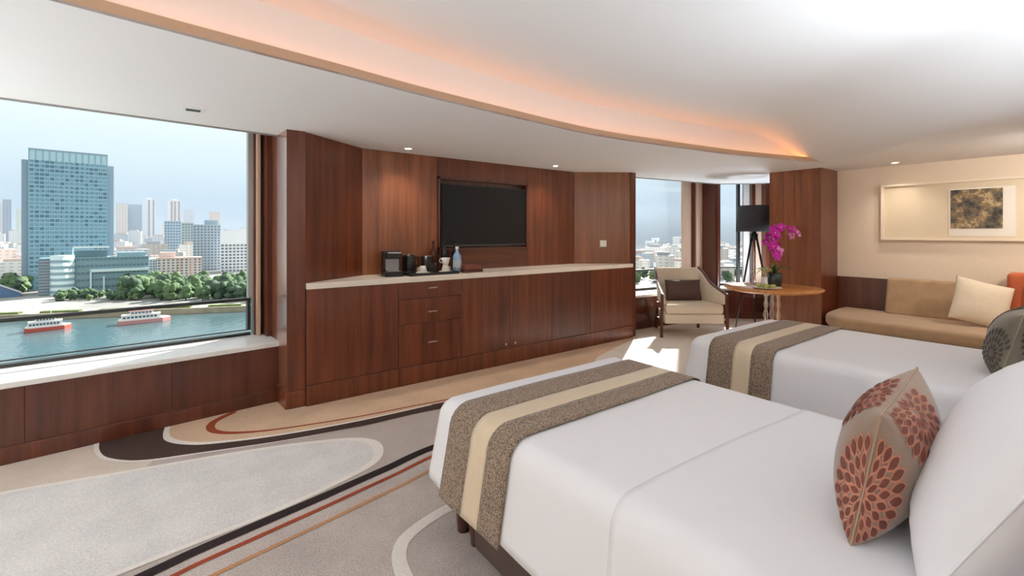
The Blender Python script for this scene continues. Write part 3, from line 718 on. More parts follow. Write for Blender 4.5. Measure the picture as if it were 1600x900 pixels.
def petals(t, fn, W, H, motif, m1, m2, name='petal_print'):
    """flat printed petals lying on the cover"""
    b1 = MB(); b2 = MB()
    inv = lambda s: (math.asin(max(-1, min(1, s)))/(PI/2)+1)/2
    def put(b, sgn, cx, cz, ang, r0, r1, wd, lift):
        f = fn(sgn); vs = []
        ca, sa_ = math.cos(ang), math.sin(ang)
        prof = [(0, 0), (.3, .8), (.6, 1), (.85, .6), (1, 0)]
        pts = [(r0+(r1-r0)*s, wd*h) for s, h in prof] + [(r0+(r1-r0)*s, -wd*h) for s, h in prof[-2:0:-1]]
        for (r, q) in pts:
            x = cx + r*ca - q*sa_; z = cz + r*sa_ + q*ca
            uu = (x/(W/2)+1)/2; vv = (z/(H/2)+1)/2
            if not (.0 <= uu <= 1 and .01 < vv < .99): return
            p = Vector(f(uu, vv)); e_ = .004
            nn = (Vector(f(min(1, uu+e_), vv))-Vector(f(max(0, uu-e_), vv))).cross(Vector(f(uu, vv+e_))-Vector(f(uu, vv-e_))).normalized()
            vs.append(tuple(p + nn*(lift if nn.y*sgn > 0 else -lift)))
        n = len(vs); fc = list(range(n)); b.add(vs, [fc if sgn < 0 else fc[::-1]])
    for (sgn, cx, cz, rad) in motif:
        for ring, (ra, rb, cnt) in enumerate(((.12, .38, 11), (.40, .66, 18), (.68, 1.0, 24))):
            for i in range(cnt):
                an = 2*PI*(i+.5*(ring % 2))/cnt
                put(b2, sgn, cx, cz, an, rad*(ra-.06), rad*(rb+.05), rad*.085*(1+ring*.2), .0015)
                put(b1, sgn, cx, cz, an, rad*ra, rad*rb, rad*.055*(1+ring*.25), .0025)
    stuff(b2.build('petal_edge_print', m2, t)); stuff(b1.build(name, m1, t))
# near bed pillows (local x = along the bed width, local y = thickness, z = height)
t, fn = pillow('cushion', 'taupe cushion with red petal flowers on the nearer bed', 'cushion', (1.60, .39, .80), (R(10), R(-2), R(4)), .50, .36, .20, TAUPE, mat('tan_piping', lin(168, 142, 120), .5), pinch=.03)
petals(t, fn, .50, .36, [(1, -.25, -.02, .108), (-1, -.25, -.02, .108), (-1, -.06, .13, .10), (1, -.03, .13, .10), (-1, .17, -.05, .08)], PETAL, CORAL)
pillow('bed_pillow', 'large white bed pillow behind the red flowered cushion', 'pillow', (1.70, .165, .835), (R(27), 0, R(3)), .86, .48, .27, LINEN, LINEN, p=2.8, pinch=.02)
pillow('bed_pillow', 'white bed pillow lying against the headboard of the nearer bed', 'pillow', (1.72, -.03, .83), (R(20), 0, 0), .72, .40, .12, LINEN, LINEN, p=2.8, pinch=.02)
t, fn = pillow('cushion', 'olive cushion with dark speckled flowers on the farther bed', 'cushion', (3.80, .36, .79), (R(14), 0, R(3)), .50, .38, .22, OLIVE, mat('olive_piping', lin(150, 142, 120), .5), pinch=.03)
petals(t, fn, .50, .38, [(1, -.16, -.04, .10), (1, .08, .08, .1), (-1, -.12, .06, .1)], OLIVED, OLIVE)
pillow('bed_pillow', 'white bed pillow behind the olive cushion on the farther bed', 'pillow', (3.82, .10, .85), (R(24), 0, 0), .74, .48, .2, LINEN, LINEN, p=2.8, pinch=.02)

# ================================================================== armchair
ac = thing('armchair', 'beige armchair with dark wooden frame beside the far window', 'armchair', (5.80, 3.66, 0), R(-36.8))
fw, bw, fy, by = .445, .30, -.32, .30
MB().prism([(-fw+.045, fy+.02), (fw-.045, fy+.02), (bw, by), (-bw, by)], .19, .315).build('apron', CREAMF, ac, bevel=.012)
MB().prism([(-fw+.05, fy), (fw-.05, fy), (bw-.02, by-.06), (-bw+.02, by-.06)], .318, .45).build('seat', CREAMF, ac, bevel=.04, seg=4)
bk = MB()
bk.add([(-bw, by-.10, .40), (bw, by-.10, .40), (bw+.0, by+.02, .90), (-bw, by+.02, .90), (-bw, by-.01, .40), (bw, by-.01, .40), (bw, by+.08, .90), (-bw, by+.08, .90)],
       [(0, 1, 2, 3), (5, 4, 7, 6), (3, 2, 6, 7), (0, 4, 5, 1), (1, 5, 6, 2), (4, 0, 3, 7)])
bk.build('backrest', CREAMF, ac, bevel=.03, seg=4)
for s in (-1, 1):
    a = [(s*(fw-.06), fy+.05, .44), (s*(bw-.02), by-.06, .44), (s*(bw-.01), by+.02, .87), (s*(bw+.05), .06, .68), (s*(fw-.05), fy+.04, .57)]
    c = [(x+s*.05, y, z) for x, y, z in a]
    p = MB().add(a+c, [(0, 1, 2, 3, 4) if s < 0 else (4, 3, 2, 1, 0), (9, 8, 7, 6, 5) if s < 0 else (5, 6, 7, 8, 9)]+[((i+1) % 5, i, i+5, (i+1) % 5+5) if s < 0 else (i, (i+1) % 5, (i+1) % 5+5, i+5) for i in range(5)])
    p.build('side_panel', CREAMF, ac, bevel=.012)
    MB().bar((s*fw, fy+.03, 0), (s*(fw-.01), fy+.03, .57), .036, .036, up=(0, 1, 0)).build('leg', WOODD, ac, bevel=.004)
    MB().bar((s*(bw+.01), by+.05, 0), (s*(bw+.01), by, .40), .036, .036, up=(0, 1, 0)).build('leg', WOODD, ac, bevel=.004)
    L = smooth_line([(s*(fw-.005), fy+.01, .575), (s*(fw-.02), fy+.10, .60), (s*(bw+.075), .08, .70), (s*(bw+.05), by-.06, .82), (s*(bw+.02), by+.07, .90)], 5)
    MB().tube(L, .02, 8).build('armrest', WOODD, ac)
    MB().bar((s*(fw-.002), fy+.03, .20), (s*(bw+.03), by, .20), .03, .04).build('side_rail', WOODD, ac)
M0 = ac.matrix_basis.copy()
cpos = Vector((5.80, 3.66, 0)) + Matrix.Rotation(R(-36.8), 3, 'Z') @ Vector((-.01, .09, .595))
pillow('cushion', 'dark brown lumbar cushion propped in the beige armchair', 'cushion', cpos, (R(-14), 0, R(-36.8)), .50, .29, .13, BROWNF, BROWNF, pinch=.03)

# ---- round table
tb = thing('round_table', 'round honey coloured wooden table between armchair and wood column', 'table', (5.81, 2.52, 0))
MB().lathe([(0, .712), (.47, .712), (.525, .735), (.53, .75), (.525, .756), (0, .756)], 48).build('tabletop', WOODT, tb)
for k_ in range(3):
    a = 2*PI*k_/3 + .4; r_ = .075
    prof = [(.02, .03), (.03, .06), (.018, .10), (.03, .15), (.016, .20), (.032, .27), (.016, .34), (.034, .42), (.016, .49), (.03, .55), (.018, .60), (.026, .66), (.03, .712)]
    MB().lathe(prof, 14, c=(r_*math.cos(a), r_*math.sin(a), 0)).build('turned_column', CHROME if k_ < 2 else BRASS, tb)
MB().lathe([(0, 0), (.26, 0), (.26, .015), (.1, .035), (0, .035)], 32).build('foot_plate', DARKM, tb)

# ---- orchid
op = thing('potted_orchid', 'magenta orchid in a dark glass pot on the round table', 'orchid', (5.90, 2.53, .757))
MB().lathe([(0, 0), (.065, 0), (.078, .02), (.082, .16), (.076, .165), (.07, .15), (0, .145)], 24).build('pot', mat('smoked_glass', lin(44, 52, 52), .1), op)
MB().lathe([(0, .15), (.069, .148)], 16).build('moss', mat('moss', lin(80, 84, 50), .9), op)
GREEN = mat('leaf_green', lin(74, 96, 48), .4); PALEG = mat('pale_leaf', lin(176, 186, 130), .5)
camr = Vector((.8007, -.599, 0)); camf = Vector((.599, .8007, 0))
def leaf(pts, wd, m, parent, name='leaf'):
    L = smooth_line(pts, 5); k = len(L); vs = []
    for i, p in enumerate(L):
        s = i/(k-1); t = (L[min(i+1, k-1)]-L[max(i-1, 0)]).normalized(); sd_ = t.cross(Vector((0, 0, 1))).normalized(); q = wd*math.sin(PI*min(1, s*.92+.08))**.7
        vs += [p+sd_*q+Vector((0, 0, q*.25)), p, p-sd_*q+Vector((0, 0, q*.25))]
    b = MB().add([tuple(v) for v in vs], [(3*i+j, 3*i+j+1, 3*i+j+4, 3*i+j+3) for i in range(k-1) for j in (0, 1)], True)
    return b.build(name, m, parent, solid=.003)
for a, l, h in ((0.2, .24, .06), (2.6, .22, .05), (4.0, .18, .1), (5.4, .2, .07)):
    d = Vector((math.cos(a-.6), math.sin(a-.6), 0)); leaf([(0, 0, .15), tuple(d*l*.4+Vector((0, 0, .17+h))), tuple(d*l+Vector((0, 0, .14+h)))], .028, GREEN, op)
stem = [Vector((0, 0, .15)), Vector((0, 0, .15))+camr*-.02+Vector((0, 0, .25)), camr*.0+Vector((0, 0, .56)), camr*.02+Vector((0, 0, .68)), camr*.12+Vector((0, 0, .735)), camr*.24+Vector((0, 0, .70)), camr*.30+Vector((0, 0, .62))]
SL = smooth_line([tuple(p) for p in stem], 8)
MB().tube(SL, .005, 6).build('stem', GREEN, op)
SL2 = smooth_line([(0, 0, .15), tuple(camr*-.02+Vector((0, 0, .4))), tuple(camr*-.03+Vector((0, 0, .62))), tuple(camr*-.05+Vector((0, 0, .64))), tuple(camr*-.08+Vector((0, 0, .55))), tuple(camr*.0+Vector((0, 0, .42)))], 6)
MB().tube(SL2, .005, 6).build('stem', GREEN, op)
MAG = mat('magenta_petal', lin(204, 14, 172), .5, var=.25, scale=40); PINK = mat('pink_petal', lin(236, 150, 214), .5)
def blossom(c, face, s, m, parent):
    face = Vector(face).normalized(); x = face.cross(Vector((0, 0, 1))).normalized(); y = x.cross(face)
    b = MB(); c = Vector(c)
    for k_ in range(5):
        a = PI/2 + 2*PI*k_/5; wdt = .62 if k_ in (1, 4) else .4
        d = x*math.cos(a)+y*math.sin(a); e = face.cross(d)
        vs = [c, c+d*s*.5+e*s*wdt*.8+face*s*.1, c+d*s*.95+e*s*wdt*.45+face*s*.05, c+d*s*1.05, c+d*s*.95-e*s*wdt*.45+face*s*.05, c+d*s*.5-e*s*wdt*.8+face*s*.1]
        b.add([tuple(v) for v in vs], [(0, 1, 2, 3), (0, 3, 4, 5)], True)
    o = b.build('blossom', m, parent)
    MB().blob(tuple(c+face*s*.18), s*.22, s*.22, s*.2, 8, 5).build('blossom_lip', PINK if m is MAG else MAG, o)
rnd = random.Random(3)
fdir = -camf
for (x_, z_, m_) in [(-.06, .60, MAG), (-.08, .54, MAG), (-.03, .65, MAG), (.01, .70, MAG), (.06, .72, MAG), (.11, .715, MAG), (.16, .70, MAG), (.20, .69, MAG), (-.05, .49, MAG), (-.02, .58, MAG), (.02, .62, MAG), (-.01, .45, MAG), (.0, .40, MAG), (.03, .50, MAG), (.05, .43, PINK), (.23, .62, PINK), (.26, .645, PINK), (-.03, .53, MAG), (.02, .36, MAG)]:
    c = camr*(x_) + Vector((0, 0, z_)) + fdir*rnd.uniform(-.04, .06)
    blossom(c, fdir + Vector((rnd.uniform(-.6, .6), rnd.uniform(-.6, .6), rnd.uniform(-.3, .3))), rnd.uniform(.050, .062), m_, op)
# pale sprig and glass vase
vs_ = thing('bud_vase', 'small white vase with pale green sprigs left of the orchid', 'vase', (5.75, 2.58, .757))
MB().lathe([(0, 0), (.03, 0), (.034, .02), (.03, .12), (.026, .12), (.028, .02), (0, .01)], 16).build('body', WHITE, vs_)
for i in range(9):
    a = 2*PI*i/9; d = Vector((math.cos(a), math.sin(a), 0)); l = rnd.uniform(.08, .15)
    leaf([(0, 0, .1), tuple(d*l*.4+Vector((0, 0, .19+rnd.uniform(0, .05)))), tuple(d*l+Vector((0, 0, .15+rnd.uniform(-.05, .1))))], .009, PALEG, vs_, 'sprig')
pt = thing('fruit_plate', 'pale plate of green fruit on the round table', 'plate', (5.57, 2.47, .757))
MB().lathe([(0, 0), (.08, 0), (.15, .016), (.147, .02), (.08, .006), (0, .006)], 28).build('dish', WHITE, pt)
for i in range(7):
    a = i*2.4; r_ = .035*math.sqrt(i)
    o = tag(MB().blob((0, 0, 0), .026, .026, .024, 12, 8).build('green_fruit', mat('fruit_green', lin(170, 176, 96), .4) if i == 0 else bpy.data.materials['fruit_green']), 'small round green fruit lying on the pale plate', 'fruit', 'green fruit on the plate')
    o.location = (5.57+r_*math.cos(a), 2.47+r_*math.sin(a), .757+.030)

# ---- floor lamp
lp = thing('floor_lamp', 'dark tripod floor lamp with charcoal drum shade in the window corner', 'floor lamp', (6.87, 3.23, 0))
MB().lathe([(.245, 1.43), (.212, 1.81)], 40).build('lamp_shade', SHADE, lp, solid=.004)
MB().lathe([(0, 1.40), (.03, 1.40), (.03, 1.46), (.012, 1.47), (.012, 1.60), (.0, 1.60)], 14).build('socket', BLACK, lp)
MB().blob((0, 0, 1.65), .035, .035, .05).build('bulb', WHITE, lp)
MB().lathe([(0, 1.30), (.05, 1.30), (.05, 1.40), (0, 1.40)], 16).build('hub', BLACK, lp)
for a in (R(143+8), R(263), R(23)):
    d = Vector((math.cos(a), math.sin(a), 0)); MB().tube([tuple(d*.04+Vector((0, 0, 1.34))), tuple(d*.30)], [.016, .011], 8).build('leg', WOODD if False else BLACK, lp)
MB().tube([(0, 0, 1.3), (0, 0, .45)], .012, 8).build('pole', CHROME, lp)
for a in (R(151), R(263), R(23)):
    d = Vector((math.cos(a), math.sin(a), 0)); MB().tube([(0, 0, .46), tuple(d*.20+Vector((0, 0, .48)))], .006, 6).build('brace', BLACK, lp)

# ---- sofa
sf = thing('sofa', 'long tan upholstered daybed sofa along the cream wall', 'sofa', (7.05, 1.5, 0))
def sofa_outline(u0, v0, v1, rr, tip):
    pts = [(7.05, v0), (u0, v0)]
    for i in range(9):
        a = PI - PI/2*i/8; pts.append((u0+rr+rr*math.cos(a), v1-rr*.55+rr*.55*math.sin(a)))
    pts += [(6.85, v1+tip), (7.05, v1-.02+tip)]
    return [(x-7.05, y-1.5) for x, y in pts]
MB().prism(sofa_outline(6.05, .05, 2.16, .50, .02), .32, .45).build('seat', SOFAF, sf, bevel=.045, seg=5)
MB().prism(sofa_outline(6.09, .07, 2.12, .48, .02), .20, .33).build('base', mat('sofa_base_fabric', lin(150, 128, 104), .85, var=.06, scale=100), sf, bevel=.02)
MB().prism(sofa_outline(6.25, .10, 2.0, .35, .02), .05, .20).build('plinth', WOODD, sf)
for (x, y) in ((-.75, -1.3), (-.55, .3), (-.1, -1.3), (-.1, .4)): MB().lathe([(0, 0), (.025, 0), (.025, .05), (0, .05)], 12, c=(x, y, 0)).build('foot', BLACK, sf)
b = MB(); b.add([(-.20, -.70, .44), (-.20, .20, .44), (-.10, .20, .865), (-.10, -.70, .865), (-.005, -.70, .44), (-.005, .20, .44), (-.005, .20, .865), (-.005, -.70, .865)], [(0, 3, 2, 1), (4, 5, 6, 7), (3, 7, 6, 2), (0, 1, 5, 4), (1, 2, 6, 5), (0, 4, 7, 3)])
b.build('backrest', SOFAF, sf, bevel=.03, seg=4)
pillow('cushion', 'ivory square cushion leaning on the right end of the sofa', 'cushion', (6.66, .86, .685), (R(-14), R(15), R(-62)), .46, .46, .17, IVORY, mat('brown_piping', lin(150, 120, 90), .6), pinch=.04)
eb = MB().box(-.20, -.03, -1.42, -.80, .44, 1.0).build('end_backrest', RUST, sf, bevel=.045, seg=4); lab(eb, 'rust orange leather end backrest')
MB().box(-.25, -.195, -1.36, -.93, .46, .90).build('end_pad', mat('orange_leather', lin(206, 122, 74), .5), eb, bevel=.02, seg=3)
# ---- framed art
A0, AE = 1.777, -.42
ar = thing('framed_artwork', 'long pale framed artwork on the cream wall above the sofa', 'artwork', (7.08, (A0+AE)/2, 1.66))
hw_ = (A0-AE)/2; hh = .338
b = MB(); b.box(-.05, 0, -hw_, hw_, hh-.025, hh).box(-.05, 0, -hw_, hw_, -hh, -hh+.025).box(-.05, 0, -hw_, -hw_+.025, -hh+.025, hh-.025).box(-.05, 0, hw_-.025, hw_, -hh+.025, hh-.025)
b.build('frame', FRAMEW, ar)
MB().box(-.022, -.004, -hw_+.02, hw_-.02, -hh+.02, hh-.02).build('mount', ART_MAT, ar)
cy = (A0+AE)/2
MB().box(-.028, -.02, .655-cy, 1.165-cy, 1.375-1.66, 1.905-1.66).build('white_mount', MOUNTW, ar)
MB().box(-.032, -.026, .745-cy, 1.15-cy, 1.455-1.66, 1.888-1.66).build('print', ARTP, ar)
MB().box(-.036, -.034, -hw_+.02, hw_-.02, -hh+.02, hh-.02).build('glazing', GLASS, ar)

# ================================================================== the city across the river
GZ = -41.0; WZ = -43.6
FWD = Vector((.599, .8007, 0)); RGT = Vector((.8007, -.599, 0))
def at(px, d, z=GZ):
    t = (px-800)/711; p = FWD*d + RGT*(t*d); return Vector((p.x, p.y, z))
def span(px0, px1, d):
    """centre, width and heading of a block seen between two columns at depth d"""
    a, c = at(px0, d), at(px1, d); m = (a+c)/2; ray = Vector((m.x, m.y, 0)).normalized()
    th = math.atan((px1-800)/711)-math.atan((px0-800)/711); Rr = Vector((m.x, m.y)).length
    return m, 2*Rr*math.tan(th/2), math.atan2(ray.y, ray.x)-PI/2
def ztop(py, d): return 1.4-(py-365)*d/711
K0 = Vector((-70.5, 344, 0)); KD = Vector((106, -41, 0)).normalized(); KN = Vector((-KD.y, KD.x, 0))
def quay(s, o, z): p = K0+KD*s+KN*o; return (p.x, p.y, z)
WATER, t_, b_ = newmat('river_water')
b_.inputs['Base Color'].default_value = lin(70, 98, 104); b_.inputs['Roughness'].default_value = .12; b_.inputs['Specular IOR Level'].default_value = .35
x_ = t_.nodes.new('ShaderNodeTexCoord'); n_ = t_.nodes.new('ShaderNodeTexNoise'); n_.inputs['Scale'].default_value = .35; n_.inputs['Detail'].default_value = 4
bp_ = t_.nodes.new('ShaderNodeBump'); bp_.inputs['Strength'].default_value = .35; bp_.inputs['Distance'].default_value = .6
t_.links.new(x_.outputs['Object'], n_.inputs['Vector']); t_.links.new(n_.outputs[0], bp_.inputs['Height']); t_.links.new(bp_.outputs[0], b_.inputs['Normal'])
S(MB().add([quay(-1500, 2, WZ), quay(-1500, -600, WZ), quay(2500, -600, WZ), quay(2500, 2, WZ)], [(0, 1, 2, 3)]).build('river', WATER))
PAVE = mat('pale_pavement', lin(176, 170, 160), .9, var=.2, scale=.05); ROAD = mat('town_ground', lin(150, 150, 146), .9, var=.35, scale=.02)
LAWN = mat('lawn', lin(120, 136, 84), .9, var=.2, scale=.1)
S(MB().add([quay(-3500, 0, GZ), quay(4500, 0, GZ), quay(9000, 9000, GZ), quay(-8000, 9000, GZ)], [(0, 1, 2, 3)]).build('town_ground', ROAD))
qw = struct('quay_wall')
o = MB(); o.add([quay(-1500, 0, WZ-1), quay(2500, 0, WZ-1), quay(2500, 0, GZ+.5), quay(-1500, 0, GZ+.5), quay(-1500, 1.2, GZ+.5), quay(2500, 1.2, GZ+.5), quay(2500, 1.2, GZ), quay(-1500, 1.2, GZ)], [(0, 1, 2, 3), (3, 2, 5, 4), (4, 5, 6, 7)]); o.build('parapet', mat('quay_stone', lin(168, 156, 132), .9, var=.15, scale=.2), qw)
S(MB().add([quay(-600, 1.2, GZ+.06), quay(900, 1.2, GZ+.06), quay(900, 13, GZ+.06), quay(-600, 13, GZ+.06)], [(0, 1, 2, 3)]).build('promenade_path', PAVE))
for i in range(14):
    s0 = -90+i*26
    tag(MB().prism([quay(s0, 4, 0)[:2], quay(s0+17, 4, 0)[:2], quay(s0+17, 7.5, 0)[:2], quay(s0, 7.5, 0)[:2]], GZ+.05, GZ+1.1).build('hedge', mat('hedge_green', lin(96, 112, 66), .9, var=.3, scale=.5) if i == 0 else bpy.data.materials['hedge_green']), 'low clipped green hedge on the far riverside promenade', 'hedge', 'clipped hedges along the promenade')

PALE = mat('pale_render', lin(226, 222, 218), .8); GREYG = mat('grey_glass', lin(120, 136, 146), .3); 
WIN = mat('far_window', lin(98, 110, 124), .3)
def building(px0, px1, py, d, m, label, name='building', depth=None, rows=0, cols=0, wm=WIN, parapet=True, group=None, roofm=None, frac=.55, z0=GZ, extra=None, turn=0):
    c, W, hd = span(px0, px1, d); zt = ztop(py, d); H = zt - z0; D = depth or max(10, W*.8)
    ray = Vector((-math.sin(hd), math.cos(hd), 0)); c = c + ray*D/2
    t = thing(name, label, 'building', (c.x, c.y, z0), hd+turn, group)
    MB().box(-W/2, W/2, -D/2, D/2, 0, H).build('block', m, t)
    if parapet: MB().box(-W/2-.3, W/2+.3, -D/2-.3, D/2+.3, H-.2, H+.9).build('roof_edge', roofm or m, t)
    if rows:
        b = MB(); cw = W/cols; rh = H/rows
        for r_ in range(rows):
            for k_ in range(cols):
                x0 = -W/2+cw*(k_+.5-frac/2); b.box(x0, x0+cw*frac, -D/2-.25, -D/2+.1, rh*(r_+.28), rh*(r_+.28+.5))
            nd = max(2, int(D/cw)); dw = D/nd
            for k_ in range(nd):
                y0 = -D/2+dw*(k_+.5-frac/2)
                b.box(W/2-.1, W/2+.25, y0, y0+dw*frac, rh*(r_+.28), rh*(r_+.78)); b.box(-W/2-.25, -W/2+.1, y0, y0+dw*frac, rh*(r_+.28), rh*(r_+.78))
        stuff(b.build('windows', wm, t))
    return t, W, D, H
# the glass tower
TG = facade('tower_glass', lin(140, 180, 196), lin(104, 146, 166), 3.1, 3.9, .5, .5, .22)
TGD = mat('tower_glass_dark', lin(92, 130, 148), .25); SPN = mat('tower_spandrel', lin(166, 200, 212), .3); TFIN = mat('tower_fin', lin(152, 172, 186), .4); CRN = mat('tower_crown', lin(190, 220, 226), .35)
t, W, D, H = building(48, 170, 254, 360, TG, 'tall blue glass office tower above the river', 'office_tower', depth=44, parapet=False)
MB().box(-W/2-4.0, -W/2+1, -D/2+2.5, D/2, 0, H).build('side_wing', TFIN, t); MB().box(W/2-1, W/2+4.2, -D/2+2.5, D/2, 0, H).build('side_wing', TFIN, t)
MB().box(-W/2, W/2, -D/2, D/2, H, H+8.4).build('crown_wall', CRN, t)
b = MB()
for i in range(13): b.box(-W/2+W*i/12-.25, -W/2+W*i/12+.25, -D/2-.35, -D/2, H, H+8.2)
b.box(-W/2-.4, W/2+.4, -D/2-.4, D/2+.4, H+7.6, H+8.8); stuff(b.build('crown_ribs', TFIN, t))
nfl = 27; b = MB()
for i in range(nfl): b.box(-W/2-.1, W/2+.1, -D/2-.45, -D/2, 12+(H-12)*i/nfl, 12+(H-12)*i/nfl+1.0)
stuff(b.build('spandrel_bands', SPN, t))
b = MB(); rr_ = random.Random(5)
for i in range(nfl):
    for k_ in range(16):
        if rr_.random() < .28+.25*(1 if k_ < 5 else 0)*(1 if i > 17 else 0): b.box(-W/2+W*k_/16+.4, -W/2+W*(k_+1)/16-.4, -D/2-.3, -D/2, 12+(H-12)*i/nfl+1.1, 12+(H-12)*(i+1)/nfl-.1)
stuff(b.build('dark_windows', TGD, t))
b = MB()
for i in range(17): b.box(-W/2+W*i/16-.18, -W/2+W*i/16+.18, -D/2-.55, -D/2, 12, H)
stuff(b.build('mullions', SPN, t))
MB().box(W*.18, W*.22, -2, 2, H+8, H+10.4).build('roof_hut', TFIN, t)
# its podium
TEAL = mat('podium_teal', lin(146, 176, 184), .25); TEALD = mat('podium_dark', lin(100, 128, 138), .3); PFR = mat('podium_frame', lin(226, 242, 242), .4)
t, W, D, H = building(66, 236, 402, 330, TEAL, 'long teal glass podium at the foot of the office tower', 'podium_building', depth=26, parapet=False)
b = MB()
for i in range(5): b.box(-W/2-.2, W/2+.2, -D/2-.5, -D/2, H*(i+.65)/5, H*(i+.65)/5+1.3)
stuff(b.build('window_bands', TEALD, t))
b = MB()
for i in range(26): b.box(-W/2+W*i/25-.2, -W/2+W*i/25+.2, -D/2-.6, -D/2, 0, H)
stuff(b.build('mullions', TEAL, t))
MB().lathe([(0, H+2), (6.2, H+2), (6.2, 0)], 24, c=(-W*.30, -D/2-1.5, 0)).build('corner_drum', PFR, t)
b = MB(); 
for i in range(6): b.lathe([(6.4, H*(i+.3)/6), (6.4, H*(i+.75)/6)], 24, c=(-W*.30, -D/2-1.5, 0))
stuff(b.build('drum_glazing', TEAL, t))
MB().box(-W*.5, -W*.36, -D/2-1.2, D/2, 0, H-1).build('louvred_wing', mat('louvre_grey', lin(138, 140, 144), .6), t)
b = MB()
for i in range(12): b.box(-W*.5, -W*.36, -D/2-1.7, -D/2-1.2, H*i/12.5+.8, H*i/12.5+1.5)
stuff(b.build('louvres', TFIN, t))
b = MB(); b.box(-W*.06, -W*.045, -D/2-2.5, -D/2, 0, H*.62).box(-W*.06, W*.5, -D/2-2.5, -D/2, H*.58, H*.66).box(W*.06, W*.075, -D/2-2.5, -D/2, 0, H*.45); b.build('canopy_frame', PFR, t)
MB().box(-W*.2, W*.1, -D/2+4, D/2-4, H, H+5).build('upper_floor', TEALD, t)
MB().box(-W*.22, -W*.205, -D/2+2, -D/2+4, H, H+8).box(-W*.22, W*.12, -D/2+2, -D/2+4, H+6.6, H+8).build('roof_frame', PFR, t)
MB().box(W*.2, W*.48, -D/2+3, D/2-3, H, H+3).build('upper_floor', TEAL, t)
# individual near blocks
ROSE = mat('rose_render', lin(226, 204, 196), .8); CREAMR = mat('cream_render', lin(230, 218, 196), .8); OFFW = mat('office_grey', lin(178, 190, 198), .6); WHT = mat('white_render', lin(236, 236, 238), .8)
PINKR = mat('pink_roof', lin(212, 176, 162), .8)
t, W, D, H = building(246, 316, 404, 390, ROSE, 'pinkish white apartment block with many small windows behind the trees', 'apartment_block', rows=9, cols=10, depth=20, roofm=PINKR)
MB().box(-W*.44, -W*.1, -4, 6, H, H+5.5).build('roof_hut', ROSE, t)
MB().box(-W*.03, W*.01, -D/2-.9, -D/2, 0, H).box(W*.24, W*.28, -D/2-.9, -D/2, 0, H).build('stair_shaft', PINKR, t)
building(234, 247, 406, 384, WHT, 'narrow white block left of the pinkish apartment block', 'apartment_block', rows=9, cols=3, depth=20)
t, W, D, H = building(302, 345, 352, 520, OFFW, 'grey office block behind the trees at the right of the big window', 'office_block', rows=16, cols=8, depth=30)
MB().box(-W*.1, W*.4, -6, 8, H, H+6).build('plant_room', TFIN, t)
t, W, D, H = building(345, 387, 362, 500, WHT, 'white block with blank top storeys and gridded lower floors', 'office_block', depth=30)
b = MB()
for r_ in range(9):
    for k_ in range(7): b.box(-W/2+W*(k_+.18)/7, -W/2+W*(k_+.82)/7, -D/2-.3, -D/2+.1, H*.70*(r_+.25)/9, H*.70*(r_+.8)/9)
stuff(b.build('windows', WIN, t))
t, W, D, H = building(389, 397, 345, 470, mat('scaffold_tan', lin(196, 184, 140), .8), 'thin tan tower by the right jamb of the big window', 'slim_tower', rows=20, cols=2, depth=8)
building(257, 283, 346, 700, mat('blue_office', lin(176, 198, 216), .4), 'bluish office slab left of the grey green one', 'office_block', rows=14, cols=6)
building(284, 302, 349, 690, mat('green_office', lin(164, 182, 182), .5), 'grey green office slab right of the bluish one', 'office_block', rows=14, cols=4)
def twin(px0, px1, py, d, label, cols):
    t, W, D, H = building(px0, px1, py, d, WHT, label, 'residential_tower', depth=24)
    b = MB()
    for a in cols: b.box(W*(a-.5)-W*.07, W*(a-.5)+W*.07, -D/2-.8, -D/2, 0, H-1)
    stuff(b.build('balcony_stack', mat('stack_brown', lin(170, 148, 138), .8) if 'stack_brown' not in bpy.data.materials else bpy.data.materials['stack_brown'], t))
    MB().box(-W*.2, W*.2, -4, 4, H, H+6).build('roof_hut', WHT, t)
twin(223, 243, 312, 1400, 'white residential tower with brown balcony stripes, nearer the glass tower', (.5, .85)); twin(262, 283, 314, 1400, 'white residential tower with brown balcony stripes, farther from the glass tower', (.3, .55, .85))
building(181, 200, 318, 1300, facade('cream_far', lin(226, 214, 204), lin(196, 186, 180), 6, 3.2), 'cream high rise just right of the glass tower', 'residential_tower', depth=24)
building(200, 222, 320, 1340, facade('blue_far', lin(150, 168, 186), lin(128, 146, 166), 6, 3.2), 'blue grey high rise beside the cream one', 'residential_tower', depth=24)
building(287, 303, 328, 1600, facade('pale_far', lin(206, 206, 214), lin(170, 176, 190), 6, 3.2), 'pale high rise right of the striped towers', 'residential_tower', depth=24)
building(327, 344, 331, 2100, facade('orange_far', lin(226, 198, 176), lin(208, 178, 160), 8, 4), 'pale orange far tower on the hazy horizon', 'residential_tower', depth=30)
building(4, 18, 312, 1300, facade('slate_far', lin(150, 160, 178), lin(124, 136, 156), 6, 3.2), 'slate grey high rise left of the glass tower', 'residential_tower', depth=22)
building(25, 40, 327, 1350, facade('lemon_far', lin(222, 222, 200), lin(196, 198, 184), 6, 3.2), 'lemon white high rise just left of the glass tower', 'residential_tower', depth=22)
building(-14, 4, 318, 1400, facade('rose_far', lin(216, 206, 206), lin(184, 178, 182), 6, 3.2), 'pale rose high rise at the left edge of the big window', 'residential_tower', depth=22)
